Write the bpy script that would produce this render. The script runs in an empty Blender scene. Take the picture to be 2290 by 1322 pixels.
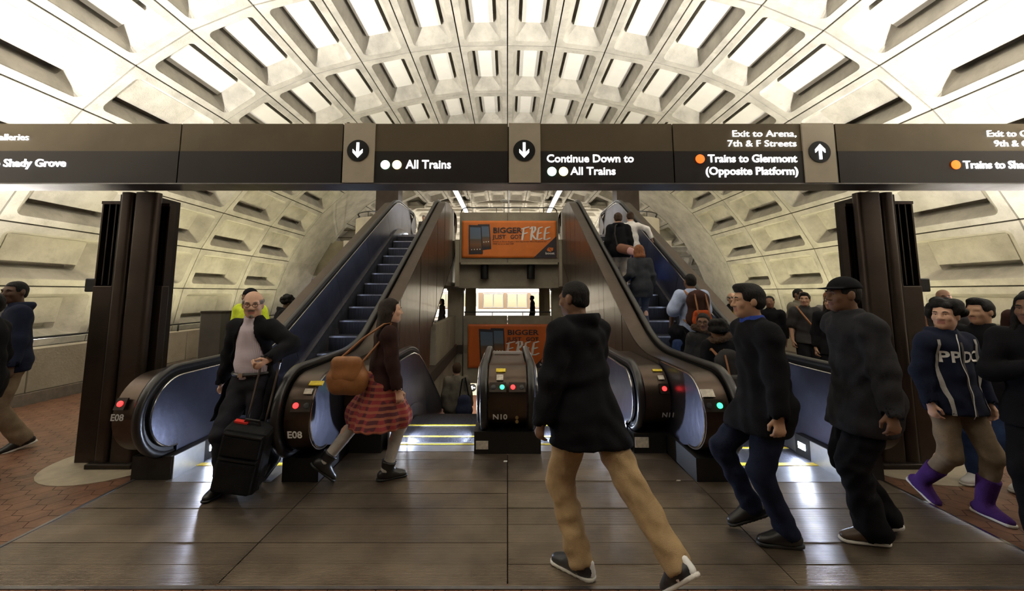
import bpy, bmesh, math, random
import numpy as np
from mathutils import Matrix, Vector
random.seed(7); rng=np.random.default_rng(7)
S=bpy.context.scene; COL=S.collection
R=math.radians
# ---------------------------------------------------------------- camera, world, lights
cam=bpy.data.cameras.new('camera'); camo=bpy.data.objects.new('camera',cam); COL.objects.link(camo)
camo.location=(0,0,1.65); camo.rotation_euler=(R(90)+math.atan(96/900.),0,0)
cam.sensor_fit='HORIZONTAL'; cam.sensor_width=36; cam.lens=36*900/2290.
cam.shift_x=10/2290.; cam.shift_y=-102/2290.; cam.clip_start=.05; cam.clip_end=200
S.camera=camo
S.view_settings.view_transform='Standard'; S.view_settings.look='None'; S.view_settings.gamma=1
S.view_settings.use_curve_mapping=False
S.view_settings.exposure=0.0
w=bpy.data.worlds.new('world'); S.world=w; w.use_nodes=True
w.node_tree.nodes['Background'].inputs[0].default_value=(.9,.85,.7,1)
w.node_tree.nodes['Background'].inputs[1].default_value=.02
def area(name,loc,sx,sy,power,col,rot=(0,0,0),spread=180):
    l=bpy.data.lights.new(name,'AREA'); l.shape='RECTANGLE'; l.size=sx; l.size_y=sy; l.energy=power; l.color=col
    l.spread=R(spread)
    o=bpy.data.objects.new(name,l); COL.objects.link(o); o.location=loc; o.rotation_euler=rot
    return o
UP=(1,.93,.78)
for s in (-1,1):   # trackside uplight troughs behind the parapets, the main light of the station
    area('track_uplight',(s*8.2,2.8,.3),.35,9,2000,(1,.955,.88),(R(180),-s*R(28),0),140)
    area('track_uplight',(s*8.7,13.2,.1),.35,9.5,240,(1,.91,.56),(R(180),-s*R(8),0),160)
area('far_track_uplight',(0,33.6,-.6),26,.3,2200,(1,.93,.76),(R(180),0,0))
area('train_side_light',(0,34.2,3.2),22,.3,2000,(1,.97,.9),(R(35),0,0))
# ---------------------------------------------------------------- helpers
def tag(o,label=None,cat=None,group=None,kind=None):
    if label: o['label']=label
    if cat: o['category']=cat
    if group: o['group']=group
    if kind: o['kind']=kind
    return o
def empty(name,loc=(0,0,0),rz=0,parent=None):
    o=bpy.data.objects.new(name,None); COL.objects.link(o); o.location=loc; o.rotation_euler=(0,0,rz)
    o.empty_display_size=.1
    if parent: o.parent=parent
    return o
def wloc(o):
    v=Vector((0,0,0))
    while o is not None: v=v+o.location; o=o.parent
    return v
def link(name,me,parent=None,loc=None,mat=None):
    o=bpy.data.objects.new(name,me); COL.objects.link(o)
    if parent: o.parent=parent
    if loc is not None: o.location=loc
    if mat is not None and not me.materials: me.materials.append(mat)
    return o
class MB:
    """collects geometry (world coordinates), builds one mesh object"""
    def __init__(s): s.v=[]; s.f=[]; s.m=[]; s.mi=0
    def add(s,vs,fs):
        n=len(s.v); s.v+= [tuple(map(float,p)) for p in vs]; s.f+=[[n+i for i in f] for f in fs]; s.m+=[s.mi]*len(fs); return s
    def box(s,lo,hi):
        x0,y0,z0=lo;x1,y1,z1=hi
        return s.add([(x0,y0,z0),(x1,y0,z0),(x1,y1,z0),(x0,y1,z0),(x0,y0,z1),(x1,y0,z1),(x1,y1,z1),(x0,y1,z1)],
          [(0,3,2,1),(4,5,6,7),(0,1,5,4),(1,2,6,5),(2,3,7,6),(3,0,4,7)])
    def prism(s,poly,a0,a1,ax=0):
        """poly of 2D points extruded along axis ax (0:x with (y,z); 1:y with (x,z); 2:z with (x,y))"""
        def P(p,a): return (a,p[0],p[1]) if ax==0 else ((p[0],a,p[1]) if ax==1 else (p[0],p[1],a))
        n=len(poly)
        return s.add([P(p,a0) for p in poly]+[P(p,a1) for p in poly],
          [list(range(n))[::-1],list(range(n,2*n))]+[[i,(i+1)%n,n+(i+1)%n,n+i] for i in range(n)])
    def strip(s,A,B):
        """quad strip between two polylines of 3D points"""
        n=len(A); return s.add(list(A)+list(B),[[i,i+1,n+i+1,n+i] for i in range(n-1)])
    def sweep(s,path,sect,closed=True,cap=True):
        """path of (y,z) in the YZ plane, section of (x, d) with d along the left normal of the path"""
        n=len(path); m=len(sect); P=np.array(path,float); vs=[]
        for i in range(n):
            t=P[min(i+1,n-1)]-P[max(i-1,0)]; t=t/ (np.hypot(*t)+1e-9); nn=np.array([-t[1],t[0]])
            for (x,d) in sect: q=P[i]+nn*d; vs.append((x,q[0],q[1]))
        fs=[]
        mm=m if closed else m-1
        for i in range(n-1):
            for j in range(mm): fs.append([i*m+j,i*m+(j+1)%m,(i+1)*m+(j+1)%m,(i+1)*m+j])
        if closed and cap: fs+= [list(range(m))[::-1],[(n-1)*m+j for j in range(m)]]
        return s.add(vs,fs)
    def tube(s,path,r,n=8,cap=True):
        P=[Vector(p) for p in path]; vs=[]; k=len(P); up=Vector((0,0,1)); prev=None
        rr=r if hasattr(r,'__len__') else [r]*k
        for i in range(k):
            t=(P[min(i+1,k-1)]-P[max(i-1,0)]).normalized()
            if prev is None:
                a=t.cross(up); 
                if a.length<1e-3: a=t.cross(Vector((1,0,0)))
            else: a=prev-t*prev.dot(t)
            a.normalize(); prev=a; b=t.cross(a)
            for j in range(n):
                q=P[i]+(a*math.cos(2*math.pi*j/n)+b*math.sin(2*math.pi*j/n))*rr[i]; vs.append(q[:])
        fs=[[i*n+j,i*n+(j+1)%n,(i+1)*n+(j+1)%n,(i+1)*n+j] for i in range(k-1) for j in range(n)]
        if cap: fs+=[list(range(n))[::-1],[(k-1)*n+j for j in range(n)]]
        return s.add(vs,fs)
    def lathe(s,prof,c,n=24,a0=0,a1=2*math.pi):
        full=abs(a1-a0-2*math.pi)<1e-6; k=n if full else n+1; vs=[]
        for (r,z) in prof:
            for j in range(k):
                a=a0+(a1-a0)*j/n; vs.append((c[0]+r*math.cos(a),c[1]+r*math.sin(a),c[2]+z))
        fs=[]
        for i in range(len(prof)-1):
            for j in range(n): fs.append([i*k+j,i*k+(j+1)%k,(i+1)*k+(j+1)%k,(i+1)*k+j])
        return s.add(vs,fs)
    def disc(s,c,r,nrm,n=20,h=.0):
        nz=Vector(nrm).normalized(); a=nz.cross(Vector((0,0,1)))
        if a.length<1e-3: a=Vector((1,0,0))
        a.normalize(); b=nz.cross(a); c=Vector(c)
        ring=[c+(a*math.cos(2*math.pi*j/n)+b*math.sin(2*math.pi*j/n))*r for j in range(n)]
        top=[q+nz*h for q in ring]
        if h==0: return s.add([q[:] for q in ring],[list(range(n))])
        dome=[c+nz*h*1.5]
        return s.add([q[:] for q in ring+top+dome],[[j,(j+1)%n,n+(j+1)%n,n+j] for j in range(n)]+[[n+j,n+(j+1)%n,2*n] for j in range(n)])
    def build(s,name,mat,parent=None,smooth=False,bevel=0,angle=40,ploc=None):
        V=np.array(s.v); c=(V.min(0)+V.max(0))/2
        me=bpy.data.meshes.new(name); me.from_pydata((V-c).tolist(),[],s.f)
        for m in (mat if isinstance(mat,(list,tuple)) else [mat]): me.materials.append(m)
        if max(s.m)>0: me.polygons.foreach_set('material_index',s.m)
        if smooth: 
            me.polygons.foreach_set('use_smooth',[True]*len(me.polygons))
            if angle<180: me.set_sharp_from_angle(angle=R(angle))
        me.update()
        pl=wloc(parent) if (parent and ploc is None) else Vector((0,0,0))
        o=link(name,me,parent,Vector(c)-pl)
        if bevel:
            b=o.modifiers.new('bevel','BEVEL'); b.width=bevel; b.segments=2; b.limit_method='ANGLE'; b.angle_limit=R(50)
        return o
def struct(o,label,cat='structure'): return tag(o,label,cat,kind='structure')
def fillet(corners,n=10,seg=6):
    """corners: (y,z,r); returns a smooth polyline with a fixed number of points for each corner"""
    P=[np.array(c[:2],float) for c in corners]; out=[P[0]]
    for i in range(1,len(P)-1):
        a,b,c=P[i-1],P[i],P[i+1]; r=corners[i][2]
        u=(a-b)/np.linalg.norm(a-b); v=(c-b)/np.linalg.norm(c-b)
        cosang=np.clip(u@v,-1,1); half=math.acos(cosang)/2; t=r/math.tan(half)
        p0=b+u*t; p1=b+v*t; bis=(u+v)/np.linalg.norm(u+v); ctr=b+bis*(r/math.sin(half))
        a0=math.atan2(*(p0-ctr)[::-1]); a1=math.atan2(*(p1-ctr)[::-1]); da=(a1-a0+math.pi)%(2*math.pi)-math.pi
        last=out[-1]
        for k in range(1,seg): out.append(last+(p0-last)*k/seg)
        for k in range(n+1):
            q=a0+da*k/n; out.append(ctr+r*np.array([math.cos(q),math.sin(q)]))
    last=out[-1]
    for k in range(1,seg+1): out.append(last+(P[-1]-last)*k/seg)
    return [out[0]]+[q for p,q in zip(out,out[1:]) if np.hypot(*(q-p))>1e-5]
# ---------------------------------------------------------------- materials
MATS={}
def mat(name,col,rough=.6,metal=0.,var=.0,vscale=4.,bump=0.,bscale=60.,emit=None,estr=0.,spec=.5,col2=None,detail=6,coat=0,aniso=None,sheen=0):
    if name in MATS: return MATS[name]
    m=bpy.data.materials.new(name); m.use_nodes=True; nt=m.node_tree; b=nt.nodes['Principled BSDF']; L=nt.links.new
    b.inputs['Base Color'].default_value=(*col,1); b.inputs['Roughness'].default_value=rough; b.inputs['Metallic'].default_value=metal
    b.inputs['Specular IOR Level'].default_value=spec
    if coat: b.inputs['Coat Weight'].default_value=coat; b.inputs['Coat Roughness'].default_value=.2
    if sheen: b.inputs['Sheen Weight'].default_value=sheen
    if var or bump or col2:
        tc=nt.nodes.new('ShaderNodeTexCoord'); vec=tc.outputs['Object']
        if aniso:
            mp=nt.nodes.new('ShaderNodeMapping'); mp.inputs['Scale'].default_value=aniso; L(vec,mp.inputs[0]); vec=mp.outputs[0]
    if var or col2:
        n=nt.nodes.new('ShaderNodeTexNoise'); n.inputs['Scale'].default_value=vscale; n.inputs['Detail'].default_value=detail; n.inputs['Roughness'].default_value=.6
        L(vec,n.inputs[0]); r=nt.nodes.new('ShaderNodeValToRGB'); L(n.outputs[0],r.inputs[0])
        c2=col2 or tuple(min(1,c*(1+var)) for c in col); c1=tuple(c*(1-var) for c in col)
        r.color_ramp.elements[0].position=.3; r.color_ramp.elements[1].position=.7
        r.color_ramp.elements[0].color=(*c1,1); r.color_ramp.elements[1].color=(*c2,1)
        L(r.outputs[0],b.inputs['Base Color'])
    if bump:
        n2=nt.nodes.new('ShaderNodeTexNoise'); n2.inputs['Scale'].default_value=bscale; n2.inputs['Detail'].default_value=5
        L(vec,n2.inputs[0]); bp=nt.nodes.new('ShaderNodeBump'); bp.inputs['Strength'].default_value=bump; bp.inputs['Distance'].default_value=.02
        L(n2.outputs[0],bp.inputs['Height']); L(bp.outputs[0],b.inputs['Normal'])
    if emit: b.inputs['Emission Color'].default_value=(*emit,1); b.inputs['Emission Strength'].default_value=estr
    MATS[name]=m; return m
def concrete(name,col,scale=1.6,stain=(.25,.23,.16),amt=.45):
    """cast concrete: blotchy tone, dark damp stains, fine pores"""
    m=bpy.data.materials.new(name); m.use_nodes=True; nt=m.node_tree; b=nt.nodes['Principled BSDF']; L=nt.links.new
    b.inputs['Roughness'].default_value=.85; b.inputs['Specular IOR Level'].default_value=.25
    tc=nt.nodes.new('ShaderNodeTexCoord'); oi=nt.nodes.new('ShaderNodeObjectInfo')
    ad=nt.nodes.new('ShaderNodeVectorMath'); ad.operation='ADD'; L(tc.outputs['Object'],ad.inputs[0])
    cm=nt.nodes.new('ShaderNodeVectorMath'); cm.operation='SCALE'; cm.inputs[0].default_value=(17,31,11); L(oi.outputs['Random'],cm.inputs['Scale']); L(cm.outputs[0],ad.inputs[1])
    n1=nt.nodes.new('ShaderNodeTexNoise'); n1.inputs['Scale'].default_value=scale; n1.inputs['Detail'].default_value=8; n1.inputs['Roughness'].default_value=.62; L(ad.outputs[0],n1.inputs[0])
    r1=nt.nodes.new('ShaderNodeValToRGB'); L(n1.outputs[0],r1.inputs[0])
    r1.color_ramp.elements[0].position=.28; r1.color_ramp.elements[0].color=(*[c*.62 for c in col],1)
    r1.color_ramp.elements[1].position=.62; r1.color_ramp.elements[1].color=(*col,1)
    n2=nt.nodes.new('ShaderNodeTexNoise'); n2.inputs['Scale'].default_value=scale*3.1; n2.inputs['Detail'].default_value=6; n2.inputs['Roughness'].default_value=.7; L(ad.outputs[0],n2.inputs[0])
    r2=nt.nodes.new('ShaderNodeValToRGB'); L(n2.outputs[0],r2.inputs[0]); r2.color_ramp.elements[0].position=.56; r2.color_ramp.elements[0].color=(0,0,0,1); r2.color_ramp.elements[1].position=.78; r2.color_ramp.elements[1].color=(amt,amt,amt,1)
    mx=nt.nodes.new('ShaderNodeMix'); mx.data_type='RGBA'; L(r2.outputs[0],mx.inputs[0]); L(r1.outputs[0],mx.inputs[6]); mx.inputs[7].default_value=(*stain,1)
    L(mx.outputs[2],b.inputs['Base Color'])
    n3=nt.nodes.new('ShaderNodeTexNoise'); n3.inputs['Scale'].default_value=35; n3.inputs['Detail'].default_value=6; L(ad.outputs[0],n3.inputs[0])
    bp=nt.nodes.new('ShaderNodeBump'); bp.inputs['Strength'].default_value=.35; bp.inputs['Distance'].default_value=.02; L(n3.outputs[0],bp.inputs['Height']); L(bp.outputs[0],b.inputs['Normal'])
    MATS[name]=m; return m
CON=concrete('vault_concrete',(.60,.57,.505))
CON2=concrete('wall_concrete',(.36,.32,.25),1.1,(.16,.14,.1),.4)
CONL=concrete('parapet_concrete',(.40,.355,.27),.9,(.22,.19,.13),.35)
DARKC=mat('joint_dark',(.06,.055,.045),.9)
ACO=mat('acoustic_panel_white',(.86,.84,.79),.8,var=.05,vscale=1.5)
BRZ=mat('bronze_cladding',(.055,.041,.033),.38,.75,var=.25,vscale=2.5,bump=.05,bscale=30)
BRZD=mat('bronze_dark',(.035,.027,.022),.42,.7,var=.2,vscale=3)
BLACK=mat('black_metal',(.012,.012,.013),.4,.3)
STEEL=mat('brushed_steel',(.42,.42,.45),.33,.95,var=.18,vscale=3,bump=.12,bscale=24,aniso=(1,1,14))
STEELD=mat('worn_steel_dark',(.20,.195,.20),.36,.9,var=.3,vscale=3,bump=.1,bscale=20)
RUB=mat('handrail_rubber',(.012,.011,.011),.32,0,spec=.6)
CHROME=mat('polished_trim',(.75,.73,.7),.2,1.)
YEL=mat('yellow_paint',(.72,.55,.03),.6,var=.3,vscale=20)
# ---------------------------------------------------------------- vault
PROF=[(0,8.29),(1.29,8.26),(2.62,8.09),(3.92,7.82),(5.18,7.47),(6.39,6.92),(7.44,6.17),(8.40,5.25),(9.18,4.21),(9.82,3.05),(10.28,1.79),(10.55,.45),(10.62,-.9)]
LR=2.6; Y0=10.22
def coffer_mesh(w,panel,l=LR):
    g=.016; D=.32
    def rr(hx,hy,r,z):
        out=[]
        for (sx,sy,a) in ((1,1,0),(-1,1,90),(-1,-1,180),(1,-1,270)):
            for k in range(5):
                t=R(a+22.5*k); out.append((sx*(hx-r)+r*math.cos(t),sy*(hy-r)+r*math.sin(t),z))
        return out
    def rect(hx,hy,z,ref):
        out=[]
        for q,(sx,sy) in enumerate(((1,1),(-1,1),(-1,-1),(1,-1))):
            for k in range(5):
                x,y,_=ref[q*5+k]
                a=(sx*hx,y); b=(x,sy*hy)
                first,last=(a,b) if q%2==0 else (b,a)
                p=first if k<2 else ((sx*hx,sy*hy) if k==2 else last)
                out.append((p[0],p[1],z))
        return out
    hx,hy=w/2-g,l/2-g
    op=rr(w/2-.165,l/2-.2,.14,0)
    loops=[rect(hx,hy,.16,op),rect(hx,hy,0,op),op,rr(w/2-.18,l/2-.215,.13,.02),rr(.37,l/2-.52,.06,D)]
    if panel: loops+= [rr(.37,l/2-.52,.06,D+.24)]
    vs=[p for L_ in loops for p in L_]; fs=[]
    for a in range(len(loops)-1):
        for j in range(20): fs.append([a*20+j,a*20+(j+1)%20,(a+1)*20+(j+1)%20,(a+1)*20+j])
    fs.append([(len(loops)-1)*20+j for j in range(20)][::-1])
    me=bpy.data.meshes.new('coffer'); me.from_pydata(vs,[],fs); me.materials.append(CON); me.update(); return me
def panel_mesh(l=LR):
    mb=MB(); mb.box((-.285,-(l/2-.535),.30),(.285,l/2-.535,.335))
    me=bpy.data.meshes.new('acoustic_panel'); me.from_pydata(mb.v,[],mb.f); me.materials.append(ACO); return me
COF={}; PAN=panel_mesh()
_mb=MB().box((-.372,-(LR/2-.523),.30),(.215,LR/2-.523,.33)); PAN2=bpy.data.meshes.new('back_panel'); PAN2.from_pydata(_mb.v,[],_mb.f); PAN2.materials.append(CON)
def rowgeo(i,side):
    a=np.array(PROF[i-1]); b=np.array(PROF[i]); w_=float(np.hypot(*(b-a)))
    mid=(a+b)/2; t=(b-a)/w_; n=np.array([-t[1],t[0]]); n=n if n@mid>0 else -n
    return w_,(side*mid[0],mid[1]),(side*t[0],t[1]),(side*n[0],n[1])
def put_coffer(parent,i,side,ctr,U,V,N,panel):
    w_=rowgeo(i,1)[0]; key=(i,panel)
    if key not in COF: COF[key]=coffer_mesh(w_,panel)
    o=link('coffer',COF[key],parent)
    U,V,N=Vector(U),Vector(V),Vector(N)
    if U.cross(V).dot(N)<0: V=-V
    M=Matrix((U,V,N)).transposed().to_4x4(); M.translation=Vector(ctr)
    o.matrix_basis=M
    if panel==1: link('acoustic_panel',PAN,o)
    elif panel==2: link('back_panel',PAN2,o)   # leaves a dark slot along the lower edge
    return o
vault=empty('ceiling'); struct(vault,'pale coffered concrete barrel vault with white panels over the hall','ceiling')
RINGS=[Y0+LR*k for k in range(-5,4)]   # ring joints; last one at 18.02
for k in range(len(RINGS)-1):
    yc=RINGS[k]+LR/2
    for side in (-1,1):
        for i in range(1,13):
            w_,m,t,n=rowgeo(i,side)
            put_coffer(vault,i,side,(m[0],yc,m[1]),(t[0],0,t[1]),(0,1,0),(n[0],0,n[1]),1 if i<=6 else 2)
def profpts(off=0,dense=1):
    P=np.array([(-x,z) for x,z in PROF[::-1]]+list(PROF[1:]))
    out=[]
    for i in range(len(P)):
        t=P[min(i+1,len(P)-1)]-P[max(i-1,0)]; t=t/np.hypot(*t); n=np.array([-t[1],t[0]]); out.append(P[i]+n*off)
    return np.array(out)
mb=MB(); A=profpts(.6); mb.strip([(p[0],RINGS[0],p[1]) for p in A],[(p[0],18.0,p[1]) for p in A])
mb.build('vault_shell',DARKC,vault)
mb=MB(); A=profpts(.17); mb.strip([(p[0],RINGS[0],p[1]) for p in A],[(p[0],18.0,p[1]) for p in A])
# joint backing: narrow dark strips behind each ring joint
mbj=MB()
for y in RINGS: mbj.strip([(p[0],y-.05,p[1]) for p in A],[(p[0],y+.05,p[1]) for p in A])
mbj.build('ring_joint',DARKC,vault)
# plain end arch, two pours with a joint
A=profpts(0); B=profpts(.6)
for nm,sel in (('arch_band',range(3,22)),('arch_foot',range(0,4)),('arch_foot',range(21,25))):
    mb=MB(); idx=list(sel)
    q=lambda P,y,i:(P[i][0],y,P[i][1])
    y0,y1=18.05,20.75
    mb.strip([q(A,y0,i) for i in idx],[q(A,y1,i) for i in idx])
    mb.strip([q(A,y0,i) for i in idx],[q(B,y0,i) for i in idx]); mb.strip([q(A,y1,i) for i in idx],[q(B,y1,i) for i in idx]); mb.strip([q(B,y0,i) for i in idx],[q(B,y1,i) for i in idx])
    mb.build(nm,CON,vault,smooth=True)
# crossing beyond the arch: the barrel runs on over the crossing, the cross vault comes down behind it
vault2=empty('ceiling',(0,0,0)); struct(vault2,'coffered crossing vault beyond the plain concrete arch','ceiling')
YC=31.2
PX=np.array(PROF)
zbar=lambda x: np.interp(abs(x),PX[:,0],PX[:,1],right=-2)
zcro=lambda y: np.interp(abs(y-YC),PX[:,0],PX[:,1],right=-2)
for k in range(4):
    yc=20.8+LR/2+k*LR
    for side in (-1,1):
        for i in range(1,9):
            w_,m,t,n=rowgeo(i,side)
            if m[1]>=zcro(yc)-.15: put_coffer(vault2,i,side,(m[0],yc,m[1]),(t[0],0,t[1]),(0,1,0),(n[0],0,n[1]),False)
for c in range(-9,9):
    xc=(c+.5)*LR
    for side in (-1,1):
        for i in range(1,13):
            w_,m,t,n=rowgeo(i,side); y=YC+m[0]
            if side<0 and not (m[1]>zbar(xc)-.1 and y>21): continue
            put_coffer(vault2,i,side,(xc,y,m[1]),(0,t[0],t[1]),(1,0,0),(0,n[0],n[1]),False)
mb=MB(); A=profpts(.6); mb.strip([(-24,YC+p[0],p[1]) for p in A if p[0]>-1],[(24,YC+p[0],p[1]) for p in A if p[0]>-1])
mb.strip([(-4,20.75,8.95),(-4,31,8.95)],[(4,20.75,8.95),(4,31,8.95)])
mb.build('vault_shell',DARKC,vault2)
# end wall closing the hall behind the viewer
mb=MB(); A=profpts(.6); mb.add([(p[0],RINGS[0]-.05,p[1]) for p in A],[list(range(len(A)))])
struct(mb.build('wall_back',mat('dark_granite',(.05,.042,.035),.5,var=.2,vscale=3)),'dark stone end wall of the hall behind the viewer','wall')
# ---------------------------------------------------------------- floor
def plate_mat():
    m=bpy.data.materials.new('ribbed_floor_plate'); m.use_nodes=True; nt=m.node_tree; b=nt.nodes['Principled BSDF']; L=nt.links.new
    tc=nt.nodes.new('ShaderNodeTexCoord'); geo=nt.nodes.new('ShaderNodeNewGeometry'); oi=nt.nodes.new('ShaderNodeObjectInfo')
    n=nt.nodes.new('ShaderNodeTexNoise'); n.inputs['Scale'].default_value=2.2; n.inputs['Detail'].default_value=7; n.inputs['Roughness'].default_value=.65; L(geo.outputs['Position'],n.inputs[0])
    r=nt.nodes.new('ShaderNodeValToRGB'); L(n.outputs[0],r.inputs[0]); r.color_ramp.elements[0].position=.3; r.color_ramp.elements[1].position=.72
    r.color_ramp.elements[0].color=(.115,.088,.064,1); r.color_ramp.elements[1].color=(.25,.195,.138,1)
    hs=nt.nodes.new('ShaderNodeHueSaturation'); L(r.outputs[0],hs.inputs['Color'])
    mr=nt.nodes.new('ShaderNodeMapRange'); mr.inputs[3].default_value=.85; mr.inputs[4].default_value=1.15; L(oi.outputs['Random'],mr.inputs[0]); L(mr.outputs[0],hs.inputs['Value'])
    L(hs.outputs[0],b.inputs['Base Color'])
    b.inputs['Metallic'].default_value=.75
    n2=nt.nodes.new('ShaderNodeTexNoise'); n2.inputs['Scale'].default_value=5; n2.inputs['Detail'].default_value=6; L(geo.outputs['Position'],n2.inputs[0])
    mr2=nt.nodes.new('ShaderNodeMapRange'); mr2.inputs[1].default_value=.3; mr2.inputs[2].default_value=.7; mr2.inputs[3].default_value=.30; mr2.inputs[4].default_value=.46; L(n2.outputs[0],mr2.inputs[0]); L(mr2.outputs[0],b.inputs['Roughness'])
    wv=nt.nodes.new('ShaderNodeTexWave'); wv.bands_direction='Y'; wv.inputs['Scale'].default_value=26; wv.inputs['Distortion'].default_value=0; L(geo.outputs['Position'],wv.inputs[0])
    bp=nt.nodes.new('ShaderNodeBump'); bp.inputs['Strength'].default_value=.35; bp.inputs['Distance'].default_value=.004; L(wv.outputs[0],bp.inputs['Height']); L(bp.outputs[0],b.inputs['Normal'])
    MATS[m.name]=m; return m
PLATE=plate_mat()
GROUT=mat('grout',(.045,.03,.022),.85)
TILE=None
def tile_mat():
    m=mat('quarry_tile',(.155,.072,.042),.42,0,var=.35,vscale=5,bump=.15,bscale=40,spec=.4,col2=(.235,.115,.065))
    nt=m.node_tree; b=nt.nodes['Principled BSDF']; L=nt.links.new
    src=b.inputs['Base Color'].links[0].from_socket
    oi=nt.nodes.new('ShaderNodeObjectInfo'); hs=nt.nodes.new('ShaderNodeHueSaturation'); mr=nt.nodes.new('ShaderNodeMapRange'); mr.inputs[3].default_value=.75; mr.inputs[4].default_value=1.2
    L(oi.outputs['Random'],mr.inputs[0]); L(mr.outputs[0],hs.inputs['Value']); L(src,hs.inputs['Color']); L(hs.outputs[0],b.inputs['Base Color'])
    return m
TILE=tile_mat()
floor=empty('floor'); struct(floor,'station floor of hexagonal brown tiles with a ribbed metal plate field','floor')
mb=MB()   # slab with the central stairwell left open
for lo,hi in (((-7.2,-2.8,-.3),(-1.62,20,-.035)),((1.62,-2.8,-.3),(7.2,20,-.035)),((-1.62,-2.8,-.3),(1.62,4.42,-.035)),((-1.62,13.3,-.3),(1.62,20,-.035))): mb.box(lo,hi)
mb.build('floor_slab',GROUT,floor)
ybr=[2.46,2.645,2.86,3.07,3.29,3.52,3.74,3.97,4.2,4.45]
for c in range(4):
    x0=-3.3+1.65*c
    for r_ in range(len(ybr)-1):
        if c in (0,3) and r_>=7: continue
        j=random.uniform(-.0015,.0015)
        MB().box((x0+.004,ybr[r_]+.002,-.03),(x0+1.646,ybr[r_+1]-.002,.002+j)).build('floor_plate',PLATE,floor)
for x in (-3.31,3.31): MB().box((x-.012,2.44,-.03),(x+.012,3.97,.006)).build('edge_strip',CHROME if x>0 else STEELD,floor)
MB().box((-3.31,2.435,-.03),(3.31,2.458,.006)).build('edge_strip',STEELD,floor)
# hexagonal tiles
a_=.078                     # apothem, pointed left and right
Rh=a_/math.cos(R(30)); 
hexv=[(Rh*.97*math.cos(R(60*k)),Rh*.97*math.sin(R(60*k))) for k in range(6)]
mbh=MB().prism(hexv,-.034,0.0,2); mbh.f=[mbh.f[1]]+mbh.f[2:]
hme=bpy.data.meshes.new('tile'); hme.from_pydata(mbh.v,[],mbh.f); hme.materials.append(TILE)
pts=[]
dx=1.5*Rh; dy=2*a_
for i in range(-90,91):
    for j in range(-16,90):
        x=i*dx; y=j*dy+(a_ if i%2 else 0)-.4
        if abs(x)>7.1 or y>13 or y<-2.7: continue
        if abs(x)<3.30-Rh and y>2.44+a_ : continue
        if math.hypot(abs(x)-3.85,y-4.2)<.45: continue
        pts.append((x,y))
def vis(p):
    x,y=p; c_,s_=.9944,.1061; zc=y*c_-1.65*s_; px=1135+900*x/zc; py=559+900*(1.65*c_+y*s_)/zc
    return -40<px<2330 and py<1345
front=[p for p in pts if vis(p)]
front.sort(key=lambda p:math.hypot(p[0]*.75,p[1]))
near=set(front[:300])
for p in front[:300]: link('tile',hme,floor,(p[0],p[1],random.uniform(-.001,.001)))
rest=MB()
for p in pts:
    if p in near: continue
    rest.add([(v[0]+p[0],v[1]+p[1],v[2]) for v in mbh.v],mbh.f[:1])
o=rest.build('tile_field',TILE,floor); o['kind']='stuff'
MB().box((-7.2,13,-.035),(-1.64,20,0)).build('far_paving',TILE,floor); MB().box((1.64,13,-.035),(7.2,20,0)).build('far_paving',TILE,floor)
COLD=mat('pale_granite_ring',(.34,.29,.21),.5,var=.15,vscale=8)
for s in (-1,1):
    MB().lathe([(.56,-.03),(.56,.005),(.0,.005)],(s*3.85,4.2,0),32).build('column_ring',COLD,floor)
# ---------------------------------------------------------------- parapets with rail
for s,nm in ((-1,'left'),(1,'right')):
    X=s*7.2
    wl=empty('wall_'+nm,(X,5,0)); struct(wl,'low beige concrete parapet with a black rail along the %s track'%nm,'wall')
    y=-2.8
    while y<19.5:
        MB().box((min(X,X+s*.28),y+.008,0.16),(max(X,X+s*.28),y+2.99,.80)).build('parapet_panel',CONL,wl,bevel=.01); y+=3
    MB().box((min(X-s*.03,X+s*.3),-2.8,-.03),(max(X-s*.03,X+s*.3),19.5,.155)).build('base_course',mat('granite_base',(.17,.14,.11),.5,var=.2,vscale=12),wl,bevel=.008)
    MB().tube([(X+s*.14,-2.8,.95),(X+s*.14,19.5,.95)],.02,8).build('rail',BLACK,wl,smooth=True)
    y=-2.5
    while y<19.5:
        MB().box((X+s*.14-.012,y-.012,.8),(X+s*.14+.012,y+.012,.94)).build('rail_post',BLACK,wl); y+=1.45
    # trackbed and lower wall behind
    mb=MB().box((min(s*7.48,s*11.4),-2.8,-1.3),(max(s*7.48,s*11.4),21,-1.1))
    struct(mb.build('trackbed',DARKC),'dark ballasted track bed behind the %s parapet'%nm,'track bed')
    t=empty('light_trough',(s*8.6,5,0)); tag(t,'long metal uplight trough behind the %s parapet'%nm,'light',kind=None)
    MB().box((s*8.7-.25,-2.7,-1.1),(s*8.7+.25,18,-.02)).build('housing',BLACK,t)
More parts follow.
